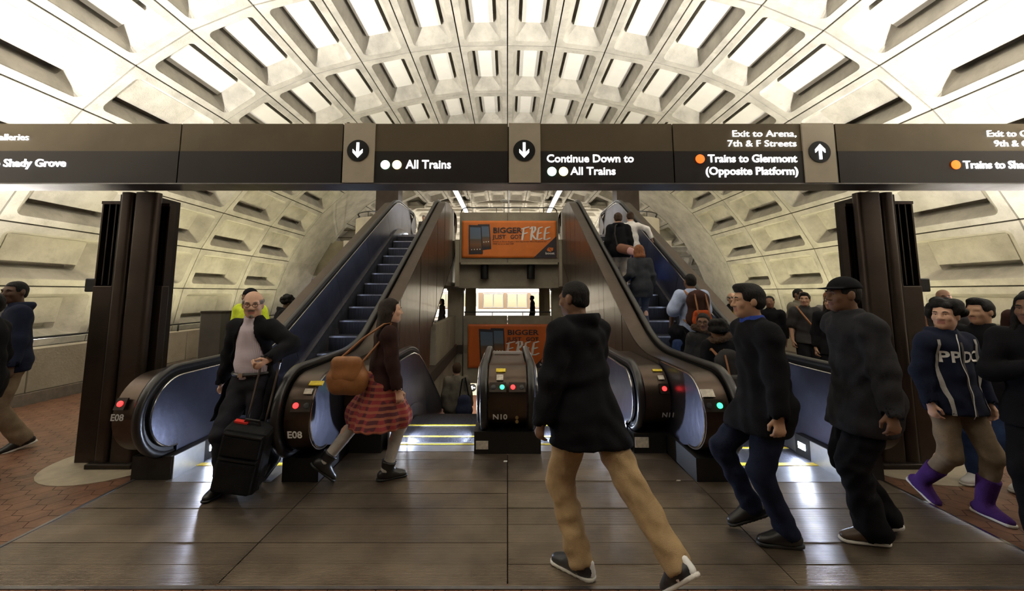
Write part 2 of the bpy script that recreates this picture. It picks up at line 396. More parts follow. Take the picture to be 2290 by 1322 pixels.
# ---------------------------------------------------------------- beam with signs
BEAM_Y0,BEAM_Y1=3.70,3.95; ZB,ZT=2.68,3.26
def bx(px,py=338):  # x on the beam face for a photo column measured at a photo row
    p=math.atan(96/900.); c_,s_=math.cos(p),math.sin(p); a=(px-1135)/900; b=(559-py)/900
    t=BEAM_Y0/(c_-b*s_); return a*t, 1.65+(s_+b*c_)*t
BUP=mat('sign_band_olive',(.115,.088,.05),.5,.3,var=.12,vscale=3)
BLO=mat('sign_band_brown',(.016,.012,.010),.45,.2,var=.15,vscale=3)
BEI=mat('sign_plate_beige',(.43,.38,.29),.5,.1,var=.06,vscale=6)
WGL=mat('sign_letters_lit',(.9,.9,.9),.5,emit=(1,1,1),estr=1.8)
WPT=mat('white_print',(.85,.85,.83),.5)
def text_mesh(txt,size,bold=.0,sx=1,shear=0,align='LEFT',ext=.004):
    cu=bpy.data.curves.new('t','FONT'); cu.body=txt; cu.size=size; cu.offset=bold*size; cu.extrude=ext; cu.shear=shear; cu.align_x=align; cu.resolution_u=3
    o=bpy.data.objects.new('t',cu); COL.objects.link(o); bpy.context.view_layer.update()
    dg=bpy.context.evaluated_depsgraph_get(); me=bpy.data.meshes.new_from_object(o.evaluated_get(dg)); bpy.data.objects.remove(o); bpy.data.curves.remove(cu)
    V=np.zeros(len(me.vertices)*3); me.vertices.foreach_get('co',V); V=V.reshape(-1,3)*[sx,1,1]
    return V,[list(p.vertices) for p in me.polygons]
def text_obj(name,txt,size,origin,xdir,updir,m,parent=None,bold=0,sx=1,align='LEFT',fit=None,shear=0,serif=False,ext=.004,ploc=None):
    V,F=text_mesh(txt,size,bold,sx,shear,align,ext)
    if fit:
        w_=V[:,0].max()-V[:,0].min(); V[:,0]*=fit/w_
    if serif: V,F=serifs(V,F,size,ext)
    xd,ud=np.array(xdir,float),np.array(updir,float); nd=np.cross(xd,ud)
    W=np.array(origin)+V[:,:1]*xd+V[:,1:2]*ud+V[:,2:3]*nd
    mb=MB().add(W,F); return mb.build(name,m,parent,ploc=ploc)
def serifs(V,F,size,ext):
    """slab feet under the stems of the letters, giving the sans glyphs a serif look"""
    V=list(map(tuple,V)); F=list(F); n0=len(V); A=np.array(V)
    seen=[]
    for yl in (0.0,):
        low=A[(abs(A[:,1]-yl)<size*.012)]
        xs=np.sort(low[:,0]); 
        i=0
        while i<len(xs):
            j=i
            while j+1<len(xs) and xs[j+1]-xs[j]<size*.13: j+=1
            if xs[j]-xs[i]<size*.17 and xs[j]-xs[i]>size*.03:
                a,b=xs[i]-size*.055,xs[j]+size*.055; n=len(V)
                V+= [(a,yl,ext),(b,yl,ext),(b,yl+size*.05,ext),(a,yl+size*.05,ext)]; F.append([n,n+1,n+2,n+3])
            i=j+1
    return np.array(V),F
beam=empty('sign_beam',(0,3.82,ZB)); tag(beam,'long dark bronze sign beam spanning the hall on two columns','sign beam')
seams=[bx(32)[0],bx(401)[0],bx(766)[0],bx(1137)[0],bx(1506)[0],bx(1872)[0],bx(2240)[0]]
pitch=1.5; edges=[seams[1]-pitch*3]+[seams[1]-pitch*2.0]+seams[1:6]+[seams[5]+pitch*2.0,seams[5]+pitch*3]
zm=bx(1145,338)[1]
for k in range(len(edges)-1):
    a,b=edges[k]+.006,edges[k+1]-.006
    up=MB().box((a,BEAM_Y0+.004,zm),(b,BEAM_Y0+.05,ZT)).build('upper_band',BUP,beam)
    MB().box((a,BEAM_Y0,ZB),(b,BEAM_Y0+.05,zm)).build('lower_band',BLO,beam)
    MB().box((a,BEAM_Y1-.04,ZB),(b,BEAM_Y1,ZT)).build('back_panel',BUP,beam)
MB().box((edges[0],BEAM_Y0+.05,ZB+.02),(edges[-1],BEAM_Y1-.04,ZT-.01)).build('beam_core',BLACK,beam)
MB().box((edges[0],BEAM_Y0,ZB-.012),(edges[-1],BEAM_Y1,ZB)).build('underside_plate',STEELD,beam)
FY=BEAM_Y0-.002
def arrow(cx,cz,r,up,parent,y,wm=WGL,bm=BLACK,ang=None,lab=''):
    d=MB().disc((cx,y-.002,cz),r,(0,-1,0),32,.004).build('arrow_disc',bm,parent)
    k=r*.72; pts=[(-.17,-1),(.17,-1),(.17,.28),(.62,-.16),(.62,.30),(0,.98),(-.62,.30),(-.62,-.16),(-.17,.28)]
    a=0 if up else math.pi
    if ang is not None: a=ang
    P=[(cx+k*(x*math.cos(a)-z*math.sin(a)),cz+k*(x*math.sin(a)+z*math.cos(a))) for x,z in pts]
    MB().prism(P,y-.016,y-.009,1).build('arrow',wm,d)
    return d
def plate(px0,px1,cx,cy,up):
    x0,_=bx(px0,400); x1,_=bx(px1,400)
    p=MB().box((x0,BEAM_Y0-.012,ZB+.0),(x1,BEAM_Y0+.02,ZT)).build('arrow_plate',BEI,beam)
    ax,az=bx(cx,cy); arrow(ax,az,.104,up,beam,BEAM_Y0-.013)
plate(766,836,802,338,False); plate(1138,1209,1172,338,False); plate(1800,1872,1830,341,True)
def lit(txt,px,py,pxe,size,serif=False,bold=.016,name='lettering',m=None):
    x,z=bx(px,py); xe,_=bx(pxe,py)
    text_obj(name,txt,size,(x,FY-.004,z),(1,0,0),(0,0,1),m or WGL,beam,bold=bold,fit=abs(xe-x),serif=serif)
lit('All Trains',908,377,1009,.115)
lit('Continue Down to',1222,363,1416,.105); lit('All Trains',1276,391,1377,.105)
lit('Exit to Arena,',1636,306,1778,.088,True,.0); lit('7th & F Streets',1626,328,1779,.088,True,.0)
lit('Trains to Glenmont',1583,363,1782,.105); lit('(Opposite Platform)',1577,391,1783,.105)
lit('Galleries',-18,314,64,.088,True,.0); lit('Trains to Shady Grove',-98,373,148,.105)
lit('Exit to Galleries,',2205,306,2370,.088,True,.0); lit('9th & G Streets',2222,328,2376,.088,True,.0); lit('Trains to Shady Grove',2154,377,2385,.105)
def dot(px,py,col,estr=2.5):
    x,z=bx(px,py); MB().disc((x,FY-.002,z),.043,(0,-1,0),24,.006).build('line_dot',mat('dot_%s'%str(col),col,.5,emit=col,estr=estr),beam)
dot(862,369,(.62,1,.72)); dot(888,369,(1,.93,.45)); dot(1234,384,(.62,1,.72)); dot(1260,384,(1,.93,.45)); dot(1565,356,(1,.16,.02),1.4); dot(2136,369,(1,.2,.02),1.4)
# ---------------------------------------------------------------- columns with pylons
for s,nm in ((-1,'left'),(1,'right')):
    c=empty('column',(s*3.69,4.1,0)); tag(c,'dark bronze clad column with louvred side boxes holding the %s end of the sign beam'%nm,'column',group='columns under the sign beam')
    # front shell: two rounded covers with a groove between
    def cover(x0,x1,y0,y1,r,z0,z1,name):
        pts=[]
        for (cx_,cy_,a) in ((x1-r,y0+r,-90),(x1-r,y1-r,0),(x0+r,y1-r,90),(x0+r,y0+r,180)):
            for k in range(7): t=R(a+15*k); pts.append((cx_+r*math.cos(t),cy_+r*math.sin(t)))
        return MB().prism(pts,z0,z1,2).build(name,BRZ,c,smooth=True)
    xa,xb=(-3.93,-3.56) if s<0 else (3.56,3.93)
    g=-3.80 if s<0 else 3.80
    cover(xa,g-.006,4.0,4.10,.035,.0,ZB-.012,'column_cover'); cover(g+.006,xb,4.0,4.10,.045,.0,ZB-.012,'column_cover')
    wa,wb=(-4.02,-3.72) if s<0 else (3.72,4.02)
    MB().box((wa,4.1,0),(wb,4.5,ZB-.012)).build('column_web',BRZD,c)
    for (x0,x1,y0,y1,zt) in ((-4.22,-3.95,4.11,4.30,2.60),(-3.66,-3.53,4.13,4.22,2.58)):
        if s>0: x0,x1=-x1,-x0
        MB().box((x0,y0,.0),(x1,y1,1.72)).build('pylon_box',BRZ,c,bevel=.008)
        MB().box((x0,y0,zt-.03),(x1,y1,zt)).build('pylon_cap',BRZ,c)
        MB().box((x0,y0+.01,1.72),(x0+.016,y1,zt-.03)).build('pylon_side',BRZ,c); MB().box((x1-.016,y0+.01,1.72),(x1,y1,zt-.03)).build('pylon_side',BRZ,c)
        MB().box((x0+.016,y1-.02,1.72),(x1-.016,y1,zt-.03)).build('pylon_back',BLACK,c)
        n=3 if x1-x0>.2 else 1
        for q in range(1,n+1):
            xx=x0+(x1-x0)*q/(n+1); MB().box((xx-.006,y0+.02,1.73),(xx+.006,y1-.03,zt-.03)).build('louvre_blade',BRZD,c)
    xo=s*4.30
    MB().box((xo-.10,4.2,1.66),(xo+.10,4.42,1.80)).build('speaker_box',BLACK,c,bevel=.01)
    MB().box((xa-.04,3.96,0),(xb+.03,4.14,.05)).build('column_base',BRZD,c,bevel=.01)
# ---------------------------------------------------------------- escalators
def pyof(y,z):
    p=math.atan(96/900.); c_,s_=math.cos(p),math.sin(p); h=z-1.65; zc=y*c_+h*s_
    return 559-900*(h*c_-y*s_)/zc, zc
def on_path(path,px,py):
    """where the photo pixel meets a surface that follows a (y,z) path: x, y, z, tangent"""
    best=None
    for a,b in zip(path,path[1:]):
        pa,_=pyof(*a); pb,_=pyof(*b)
        if (pa-py)*(pb-py)<=0 and abs(pa-pb)>1e-6:
            t=(py-pa)/(pb-pa); q=np.array(a)+(np.array(b)-np.array(a))*t; _,zc=pyof(*q)
            d=np.array(b)-np.array(a); d=d/np.hypot(*d)
            if best is None or q[0]<best[1]: best=((px-1135)/900*zc,q[0],q[1],d)
    return best
REDL=mat('lamp_red',(.8,.02,.02),.3,emit=(1,.03,.03),estr=3.2)
GRNL=mat('lamp_green',(.05,.8,.3),.3,emit=(.06,1,.35),estr=2.4)
OFFL=mat('lamp_off',(.03,.03,.03),.25)
LED=mat('comb_lamp_lens',(.9,.95,1),.3,emit=(.72,.82,1),estr=60)
SEAMM=mat('panel_seam',(.55,.56,.6),.25,1.)
STEP=mat('step_metal',(.06,.06,.07),.4,.8,var=.35,vscale=5,bump=.5,bscale=18,aniso=(9,1,.4))
STEPN=mat('step_nosing',(.42,.42,.46),.38,.85,var=.3,vscale=10)
PANB=mat('balustrade_steel',(.135,.138,.185),.30,.92,var=.22,vscale=2.2,bump=.10,bscale=14)
DECK=mat('bronze_deck',(.085,.062,.047),.32,.85,var=.2,vscale=3,bump=.04,bscale=25)
CLAD=mat('bronze_steel_cladding',(.20,.17,.14),.33,.92,var=.2,vscale=1.2,bump=.06,bscale=5)
BASE=mat('newel_base_black',(.015,.014,.013),.45,.3)
KICK=mat('kick_plate',(.46,.46,.47),.36,.9,var=.15,vscale=6)
PAPER=mat('notice_plate',(.55,.5,.42),.5,var=.3,vscale=30)
def lamp_plate(parent,path,px,py,lit,two=True,offx=0,r=.024,side=1):
    x,y,z,d=on_path(path,px,py); nn=np.array([-d[1],d[0]]); nn=nn if nn[0]<0 else -nn
    nv=np.array([0,nn[0],nn[1]]); up=np.array([0,d[0],d[1]]); c=np.array([x,y,z])+nv*.006
    cc=c+np.array([side*.045,0,0]) if two else c
    hw=.085 if two else .045
    P=[cc+np.array([sx*hw,0,0])+up*(sz*.05) for sx,sz in ((-1,-1),(1,-1),(1,1),(-1,1))]
    pl=MB().add([p-nv*.01 for p in P]+[p+nv*.006 for p in P],[(4,5,6,7),(0,1,5,4),(1,2,6,5),(2,3,7,6),(3,0,4,7)]).build('signal_plate',BRZD,parent)
    MB().disc(c+nv*.006,r,nv,20,.008).build('signal_lamp',lit,pl,smooth=True)
    if two: MB().disc(c+np.array([side*.09,0,0])+nv*.006,r,nv,20,.006).build('signal_lamp',OFFL,pl,smooth=True)
def path_text(parent,path,txt,px,py,size,m,align='CENTER'):
    x,y,z,d=on_path(path,px,py); nn=np.array([-d[1],d[0]]); nn=nn if nn[0]<0 else -nn
    o=np.array([x,y,z])+np.array([0,nn[0],nn[1]])*.006
    text_obj('number',txt,size,o,(1,0,0),(0,d[0],d[1]),m,parent,bold=.02,align=align,ext=.001)
def path_plate(parent,path,px,py,w_,h_,m,name,lift=.008):
    x,y,z,d=on_path(path,px,py); nn=np.array([-d[1],d[0]]); nn=nn if nn[0]<0 else -nn
    nv=np.array([0,nn[0],nn[1]]); up=np.array([0,d[0],d[1]]); c=np.array([x,y,z])
    P=[c+np.array([sx*w_/2,0,0])+up*(sz*h_/2) for sx,sz in ((-1,-1),(1,-1),(1,1),(-1,1))]
    return MB().add([p-nv*.004 for p in P]+[p+nv*lift for p in P],[(4,5,6,7),(0,1,5,4),(1,2,6,5),(2,3,7,6),(3,0,4,7)]).build(name,m,parent)
def rail_section(x,wd=.075):
    h=wd/2
    return [(x-h,-.012),(x-h,.018),(x-h*.75,.034),(x,.04),(x+h*.75,.034),(x+h,.018),(x+h,-.012),(x+h*.6,-.022),(x-h*.6,-.022)]
def zof(path):
    A=np.array(path); k=np.argsort(A[:,0],kind='stable'); return lambda y: float(np.interp(y,A[k,0],A[k,1]))
def esc_side(root,s,xr0,xr1,xh,xp,corn,nose,cuts,ynewel,ends,base,zdrop=.16,slopek=1,rib_m=None,upper_end=True,facing=1,trimx=None):
    """one balustrade: deck ribbon xr0..xr1, handrail at xh, inner panels at xp; x values already signed"""
    path=fillet(corn); a,b=min(xr0,xr1),max(xr0,xr1)
    # ribbon runs slightly inside the handrail path
    MB().sweep(path,[(a,-.03),(b,-.03),(b,-.055),(a,-.055)]).build('deck',rib_m or DECK,root,smooth=True,angle=30)
    MB().sweep(path,rail_section(xh)).build('handrail',RUB,root,smooth=True,angle=60)
    MB().sweep(path,[(xh-.028,-.02),(xh+.028,-.02),(xh+.028,-.06),(xh-.028,-.06)]).build('handrail_guide',BLACK,root)
    # main run of path between the two newels
    k0=int(np.argmin([abs(p[0]-ynewel)+abs(p[1]-(corn[2][1]-.37)) for p in path]))
    top=[p for p in path if p[1]>corn[2][1]-.001 or p[0]>ynewel+.4]
    top=[p for p in path[18:]] 
    mono=[path[i] for i in range(len(path)) if i>=24]
    zt=zof([(p[0],p[1]-.055) for p in mono if p[0]<ends]); zb=lambda y: nose(y)+zdrop
    th=.02*facing
    # newel end panel
    arc=[(p[0],p[1]) for p in path if p[0]<=cuts[0] and p[1]<=corn[2][1]+.001 and p[1]>=corn[1][1]-.001]
    P=np.array(arc); rn=(corn[2][1]-corn[1][1])/2; ctr=np.array([ynewel+rn,(corn[1][1]+corn[2][1])/2]); inn=[]
    for q in P:
        dd=np.array(q)-ctr
        if q[0]<ynewel+rn: inn.append(ctr+dd*(1-.06/np.hypot(*dd)))
        else: inn.append((q[0],q[1]-.06 if q[1]>ctr[1] else q[1]+.02))
    inn=[q for q in inn if q[1]>ctr[1] or q[0]<ynewel+rn+.002]
    poly=[tuple(q) for q in inn]+[(cuts[0],zt(cuts[0])),(cuts[0],zb(cuts[0])),(ynewel+rn,zb(cuts[0]))]
    MB().prism(poly,xp,xp+th,0).build('newel_panel',PANB,root)
    # bright trim round the newel panel
    tr=[(q[0],q[1]) for q in inn]+[(cuts[0],zt(cuts[0]))]
    MB().tube([(xp-.004*facing,q[0],q[1]) for q in tr],.008,6).build('newel_trim',CHROME,root,smooth=True)
    for ya,yb in zip(cuts,cuts[1:]):
        ka=slopek*.33*(abs(nose(ya+.2)-nose(ya-.2))>.12); kb=slopek*.33*(abs(nose(yb+.2)-nose(yb-.2))>.12)
        n=8; T=[(y,zt(y)) for y in np.linspace(ya,yb-.008,n)]; B_=[(y,zb(y)) for y in np.linspace(ya+ka,yb+kb-.008,n)]
        MB().prism(T+B_[::-1],xp,xp+th,0).build('balustrade_panel',PANB,root)
    if len(cuts)>2:
        T=[(y,zt(y)) for y in np.linspace(cuts[0],ends-.02,30)]
        MB().tube([(xp-.004*facing,y,z) for y,z in T],.008,6).build('panel_trim',CHROME,root,smooth=True)
    if upper_end:
        arc=[(p[0],p[1]) for p in path if p[0]>=cuts[-1]+.0 and p[1]>corn[-3][1]-.76]
        ye=corn[-3][0]; ctr=np.array([ye-.37,corn[-3][1]-.375])
        poly=[(cuts[-1],zt(cuts[-1]))]+[(ctr[0]+.32*math.sin(R(t)),ctr[1]+.32*math.cos(R(t))) for t in range(0,181,15)]+[(cuts[-1]+.33,zb(cuts[-1]+.33))]
        MB().prism(poly,xp,xp+th,0).build('newel_panel',PANB,root)
        MB().tube([(xp-.004*facing,q[0],q[1]) for q in poly[:-1]],.008,6).build('newel_trim',CHROME,root,smooth=True)
    # skirt
    ys=np.linspace(ynewel+.37,ends-.1,40)
    MB().prism([(y,zb(y)) for y in ys]+[(y,nose(y)-.25) for y in ys[::-1]],xp+th*.9,xp+th*.9-.045*facing,0).build('skirt_panel',STEELD,root)
    MB().box((base[0],base[1],0),(base[2],base[3],corn[1][1]+.0)).build('newel_base',BASE,root)
    return path
def nosefn(corn): 
    p=fillet(corn); return zof(p)
up_nose=nosefn([(3.0,0,0),(5.3,0,1.7),(11.02,3.3,1.7),(14.5,3.3,0)])
dn_nose=nosefn([(4.0,0,0),(5.95,0,1.7),(13.92,-4.6,1.7),(16,-4.6,0)])
def steps(root,x0,x1,nose,y0,y1,yellow):
    k=0; y=y0
    while y<y1-.01:
        z=nose(y+.02); zn=nose(y-.38) if y>y0 else z-.05
        if nose(y+.4)<nose(y)-.02: z=nose(y+.4)   # descending: tread level of its far edge
        lo=min(z,zn)-.04
        if nose(y+.4)<nose(y)-.02: lo=z-.25
        st=empty('step',(0,0,0),0,root); st.location=Vector(((x0+x1)/2,y+.2,z))-root.location
        MB().box((x0,y+.004,z-.03),(x1,y+.40,z)).build('tread',STEP,st)
        MB().box((x0,y+.002,lo),(x1,y+.022,z-.028)).build('riser',STEP,st)
        MB().box((x0,y-.004,z-.022),(x1,y+.028,z+.003)).build('nosing',STEPN,st)
        if y<yellow: MB().box((x0+.01,y+.002,z+.003),(x1-.01,y+.035,z+.006)).build('yellow_edge',YEL,st)
        y+=.4
ZH=.95
LAMPS=[]
for s,nm in ((-1,'left'),(1,'right')):
    e=empty('escalator',(s*2.55,3.7,0)); tag(e,'tall %s escalator with dark bronze sides rising to the upper landing'%nm,'escalator',group='escalators up to the landing')
    yn=3.52
    corn=[(yn+.42,.2,0),(yn,.2,.374),(yn,ZH,.374),(5.3,ZH,1.7),(11.02,3.3+ZH,1.5),(13.35,3.3+ZH,.374),(13.35,3.3+ZH-.75,.374),(12.7,3.3+ZH-.75,0)]
    cuts=[4.45,5.75,7.2,8.65,10.1,11.5,12.6]
    pin=esc_side(e,s,s*1.69,s*1.90,s*1.955,s*2.01,corn,up_nose,cuts,yn,13.0,(min(s*1.66,s*1.98),yn+.20,max(s*1.66,s*1.98),yn+.85),facing=-s)
    pout=esc_side(e,s,s*3.17,s*3.36,s*3.11,s*3.06,corn,up_nose,cuts,yn,13.0,(min(s*2.99,s*3.34),yn+.24,max(s*2.99,s*3.34),yn+.85),facing=s)
    # outer cladding of the divider: newel side, then vertical strips
    X=s*1.69
    arc=[(p[0],p[1]-.0) for p in pin if p[0]<=4.6 and p[1]<=ZH+.001 and p[0]>=yn-.01 and not (p[1]<.21 and p[0]>yn+.38)]
    ctr=np.array([yn+.374,.575]); inn=[tuple(ctr+(np.array(q)-ctr)*(1-.05/max(.05,np.hypot(*(np.array(q)-ctr))))) if q[0]<yn+.38 else (q[0],q[1]-.05) for q in arc]
    MB().prism(inn+[(4.6,ZH-.05),(4.6,.0),(4.05,.0),(4.05,.2)],X,X+s*.02,0).build('newel_side_panel',PANB,e)
    MB().tube([(X-s*.003,q[0],q[1]) for q in inn],.008,6).build('newel_trim',CHROME,e,smooth=True)
    MB().box((min(X-s*.012,X),3.78,0),(max(X-s*.012,X),4.6,.16)).build('kick_plate',KICK,e)
    ztop=zof([(p[0],p[1]-.05) for p in pin[24:] if p[0]<13.2])
    zl=lambda y: -.03 if y<8.98 else min(1.86,max(.9,.9+(y-9.1)*.55))
    y=4.61; q=0
    while y<12.95:
        y2=min(y+.36,13.0); j=random.uniform(-.004,.004); n=5; yy=np.linspace(y,y2-.005,n)
        MB().prism([(v,ztop(v)) for v in yy]+[(v,zl(v)) for v in yy[::-1]],X+j,X+s*.02+j,0).build('cladding_panel',CLAD,e)
        y=y2
    X2=s*3.36; zl2=lambda y:-.03 if y<9 else min(2.9,(y-9)*.72)
    y=3.95
    while y<12.95:
        y2=min(y+.9,13.0); yy=np.linspace(y,y2-.005,6)
        MB().prism([(v,ztop(max(v,4.05))) for v in yy]+[(v,zl2(v)) for v in yy[::-1]],X2,X2-s*.02,0).build('cladding_panel',CLAD,e); y=y2
    # truss soffit
    MB().add([(s*1.68,9.1,.9),(s*3.34,9.1,.9),(s*3.34,12.9,2.9),(s*1.68,12.9,2.9)],[(0,1,2,3)]).build('truss_soffit',BRZD,e)
    for q0,q1 in ((2.01,2.06),(3.015,3.06)):
        q0,q1=sorted((s*q0,s*q1)); ys=np.linspace(yn+.45,13.0,60); MB().sweep([(v,up_nose(v)+.17) for v in ys],[(q0,0),(q1,0),(q1,-.02),(q0,-.02)]).build('inner_deck',STEELD,e,smooth=True,angle=30)
        pass
    for q in (2.06,3.015):
        d_=.012 if (q>2.5)==(s>0) else -.012
        MB().prism([(v,up_nose(v)+.155) for v in ys]+[(v,up_nose(v)-.25) for v in ys[::-1]],s*q,s*q+d_,0).build('inner_skirt',STEELD,e)
    xa,xb=sorted((s*2.075,s*3.0))
    steps(e,xa,xb,up_nose,4.08,11.5,4.9)
    MB().box((xa,3.72,-.02),(xb,4.06,.004)).build('comb_plate',KICK,e); MB().box((xa,4.045,.0),(xb,4.075,.008)).build('comb_edge',YEL,e)
    MB().box((xa,11.48,3.25),(xb,13.2,3.302)).build('landing_plate',KICK,e)
    # kick plate and comb lamp on the outer skirt
    MB().box((min(s*2.975,s*2.99),3.77,0),(max(s*2.975,s*2.99),4.14,.2)).build('kick_plate',KICK,e)
    for (xx,yy,zz,fs) in ((s*3.0,4.28,.10,-s),(s*2.075,4.28,.10,s),(s*3.0,11.9,3.38,-s)):
        MB().box((min(xx,xx+fs*.012),yy-.05,zz-.03),(max(xx,xx+fs*.012),yy+.05,zz+.03)).build('comb_lamp',LED,e)
        LAMPS.append((xx+fs*.02,yy,zz,fs))
    rp=[(p[0],p[1]-.03) for p in pin]; ro=[(p[0],p[1]-.03) for p in pout]
    front=[p for p in rp if p[0]<yn+.8 and p[1]>.2]
    if s<0:
        lamp_plate(e,rp,663,908,REDL,two=True,side=1)
        path_text(e,rp,'E08',660,979,.085,WPT)
        path_plate(e,rp,690,876,.07,.05,PAPER,'key_switch'); path_plate(e,rp,708,858,.12,.05,YEL,'warning_label')
        lamp_plate(e,ro,272,904,REDL,two=False); path_text(e,ro,'E08',262,941,.075,mat('dim_print',(.4,.4,.4),.5))
    else:
        lamp_plate(e,rp,1608,908,GRNL,two=True,side=-1)
        path_plate(e,rp,1582,880,.11,.07,PAPER,'notice')
ZD=.89
for s,nm in ((-1,'left'),(1,'right')):
    e=empty('escalator',(s*.8,4.2,0)); tag(e,'%s central escalator with lit comb sinking to the lower level'%nm,'escalator',group='escalators down to the lower level')
    yn=4.24
    corn=[(yn+.42,.2,0),(yn,.2,.345),(yn,ZD,.345),(5.95,ZD,1.7),(13.92,ZD-4.6,1.5),(15.4,ZD-4.6,.345),(15.4,ZD-5.35,.345),(14.8,ZD-5.35,0)]
    cuts=[5.0,6.4,7.9,9.4,10.9,12.4,13.9]
    pd=esc_side(e,s,s*1.42,s*1.675,s*1.36,s*1.30,corn,dn_nose,cuts,yn,15.0,(min(s*1.31,s*1.64),yn+.12,max(s*1.31,s*1.64),yn+.7),facing=s,upper_end=False)
    mid=empty('x') if False else None
    # balustrade towards the shared middle newel
    path=fillet(corn)
    MB().sweep(path,rail_section(s*.245)).build('handrail',RUB,e,smooth=True,angle=60)
    MB().sweep(path,[(s*.245-.028,-.02),(s*.245+.028,-.02),(s*.245+.028,-.06),(s*.245-.028,-.06)]).build('handrail_guide',BLACK,e)
    ys=np.linspace(yn+.37,15,40); ztp=zof([(p[0],p[1]-.055) for p in path[24:] if p[0]<15.05])
    arc=[(yn+.345-.29*math.sin(R(t)),(.2+ZD)/2-.29*math.cos(R(t))) for t in range(0,181,12)]
    MB().prism(arc+[(v,ztp(v)) for v in ys]+[(v,dn_nose(v)+.16) for v in ys[::-1]],s*.29,s*.31,0).build('balustrade_panel',PANB,e)
    MB().tube([(s*.312,q[0],q[1]) for q in arc+[(v,ztp(v)) for v in ys]],.007,6).build('panel_trim',CHROME,e,smooth=True)
    MB().prism([(v,dn_nose(v)+.16) for v in ys]+[(v,dn_nose(v)-.25) for v in ys[::-1]],s*.31,s*.335,0).build('skirt_panel',STEELD,e)
    xa,xb=sorted((s*.34,s*1.24))
    steps(e,xa,xb,dn_nose,4.82,14.2,6.0)
    MB().box((xa,4.40,-.02),(xb,4.66,.004)).build('comb_plate',KICK,e); MB().box((xa,4.58,.0),(xb,4.61,.008)).build('comb_edge',YEL,e)
    MB().box((xa,4.61,-.03),(xb,4.82,0)).build('comb_teeth',STEP,e)
    MB().box((min(s*1.235,s*1.255),4.4,0),(max(s*1.235,s*1.255),4.7,.2)).build('kick_plate',KICK,e)
    for (xx,fs) in ((s*1.22,-s),(s*.345,s)):
        MB().box((min(xx,xx+fs*.012),4.86,.08),(max(xx,xx+fs*.012),4.96,.13)).build('comb_lamp',LED,e); LAMPS.append((xx+fs*.02,4.9,.11,fs))
    rp=[(p[0],p[1]-.03) for p in pd]
    if s<0:
        lamp_plate(e,rp,788,867,GRNL,two=True,side=-1)
    else:
        lamp_plate(e,rp,1485,870,REDL,two=False); path_text(e,rp,'N11',1494,932,.075,mat('dim_print',(.4,.4,.4),.5))
        path_plate(e,rp,1478,845,.06,.05,PAPER,'key_switch'); path_plate(e,rp,1470,829,.1,.03,YEL,'warning_label')
        MB().box((1.32,yn+.108,.06),(1.46,yn+.122,.16)).build('notice',PAPER,e)
# shared middle newel
e=empty('newel',(0,4.24,0)); tag(e,'black central newel numbered N10 between the two descending escalators','newel')
yn=4.24; mcorn=[(yn+.42,.2,0),(yn,.2,.345),(yn,ZD,.345),(5.95,ZD,1.7),(10.5,ZD-2.63,0)]
mp=fillet(mcorn)
MB().sweep(mp,[(-.20,-.03),(.20,-.03),(.20,-.06),(-.20,-.06)]).build('deck',DECK,e,smooth=True,angle=30)
MB().box((-.345,yn+.10,0),(.345,yn+.8,.22)).build('newel_base',BASE,e)
rp=[(p[0],p[1]-.03) for p in mp]
lamp_plate(e,rp,1123,867,GRNL,two=True,side=-1); lamp_plate(e,rp,1147,867,REDL,two=True,side=1)
path_text(e,rp,'N10',1118,937,.085,WPT)
path_plate(e,rp,1120,829,.10,.05,YEL,'warning_label'); path_plate(e,rp,1118,845,.07,.07,PAPER,'key_switch'); path_plate(e,rp,1135,793,.33,.012,CHROME,'deck_highlight')  # thin chrome piece stands in for the highlight across the deck top
for py in (934,943):
    x,y,z,d=on_path(rp,1156,py); MB().disc((x,y-.002,z),.017,(0,-1,.1),16,.006).build('key_lock',mat('brass',(.6,.45,.2),.3,1.),e)
MB().box((-.325,yn+.088,.05),(-.20,yn+.102,.13)).build('notice',PAPER,e)
for i,(x,y,z,fs) in enumerate(LAMPS):
    l=area('comb_light',(x+fs*.02,y,z+.01),.10,.05,(18 if abs(x)<1.5 else 8) if y<6 and z<1 else 1.5,(.66,.77,1),(0,R(-90)*fs,0),150)
# cool fill lamps added along the rising escalators' skirts to brighten panels and steps
for s in (-1,1):
    for (q,fs) in ((2.08,1),(2.995,-1)):
        A_=np.array([5.9,up_nose(5.9)+.13]); B_=np.array([10.4,up_nose(10.4)+.13]); m_=(A_+B_)/2; L2=float(np.hypot(*(B_-A_)))
        o=area('skirt_fill_light',(s*q,m_[0],m_[1]),L2,.012,2.6,(.62,.74,1))
        n=Vector((s*fs,0,.15)).normalized(); t_=Vector((0,*(B_-A_))).normalized(); y_=(-n).cross(t_)*-1
        M=Matrix((t_,(-n).cross(t_),-n)).transposed(); o.rotation_euler=M.to_euler()
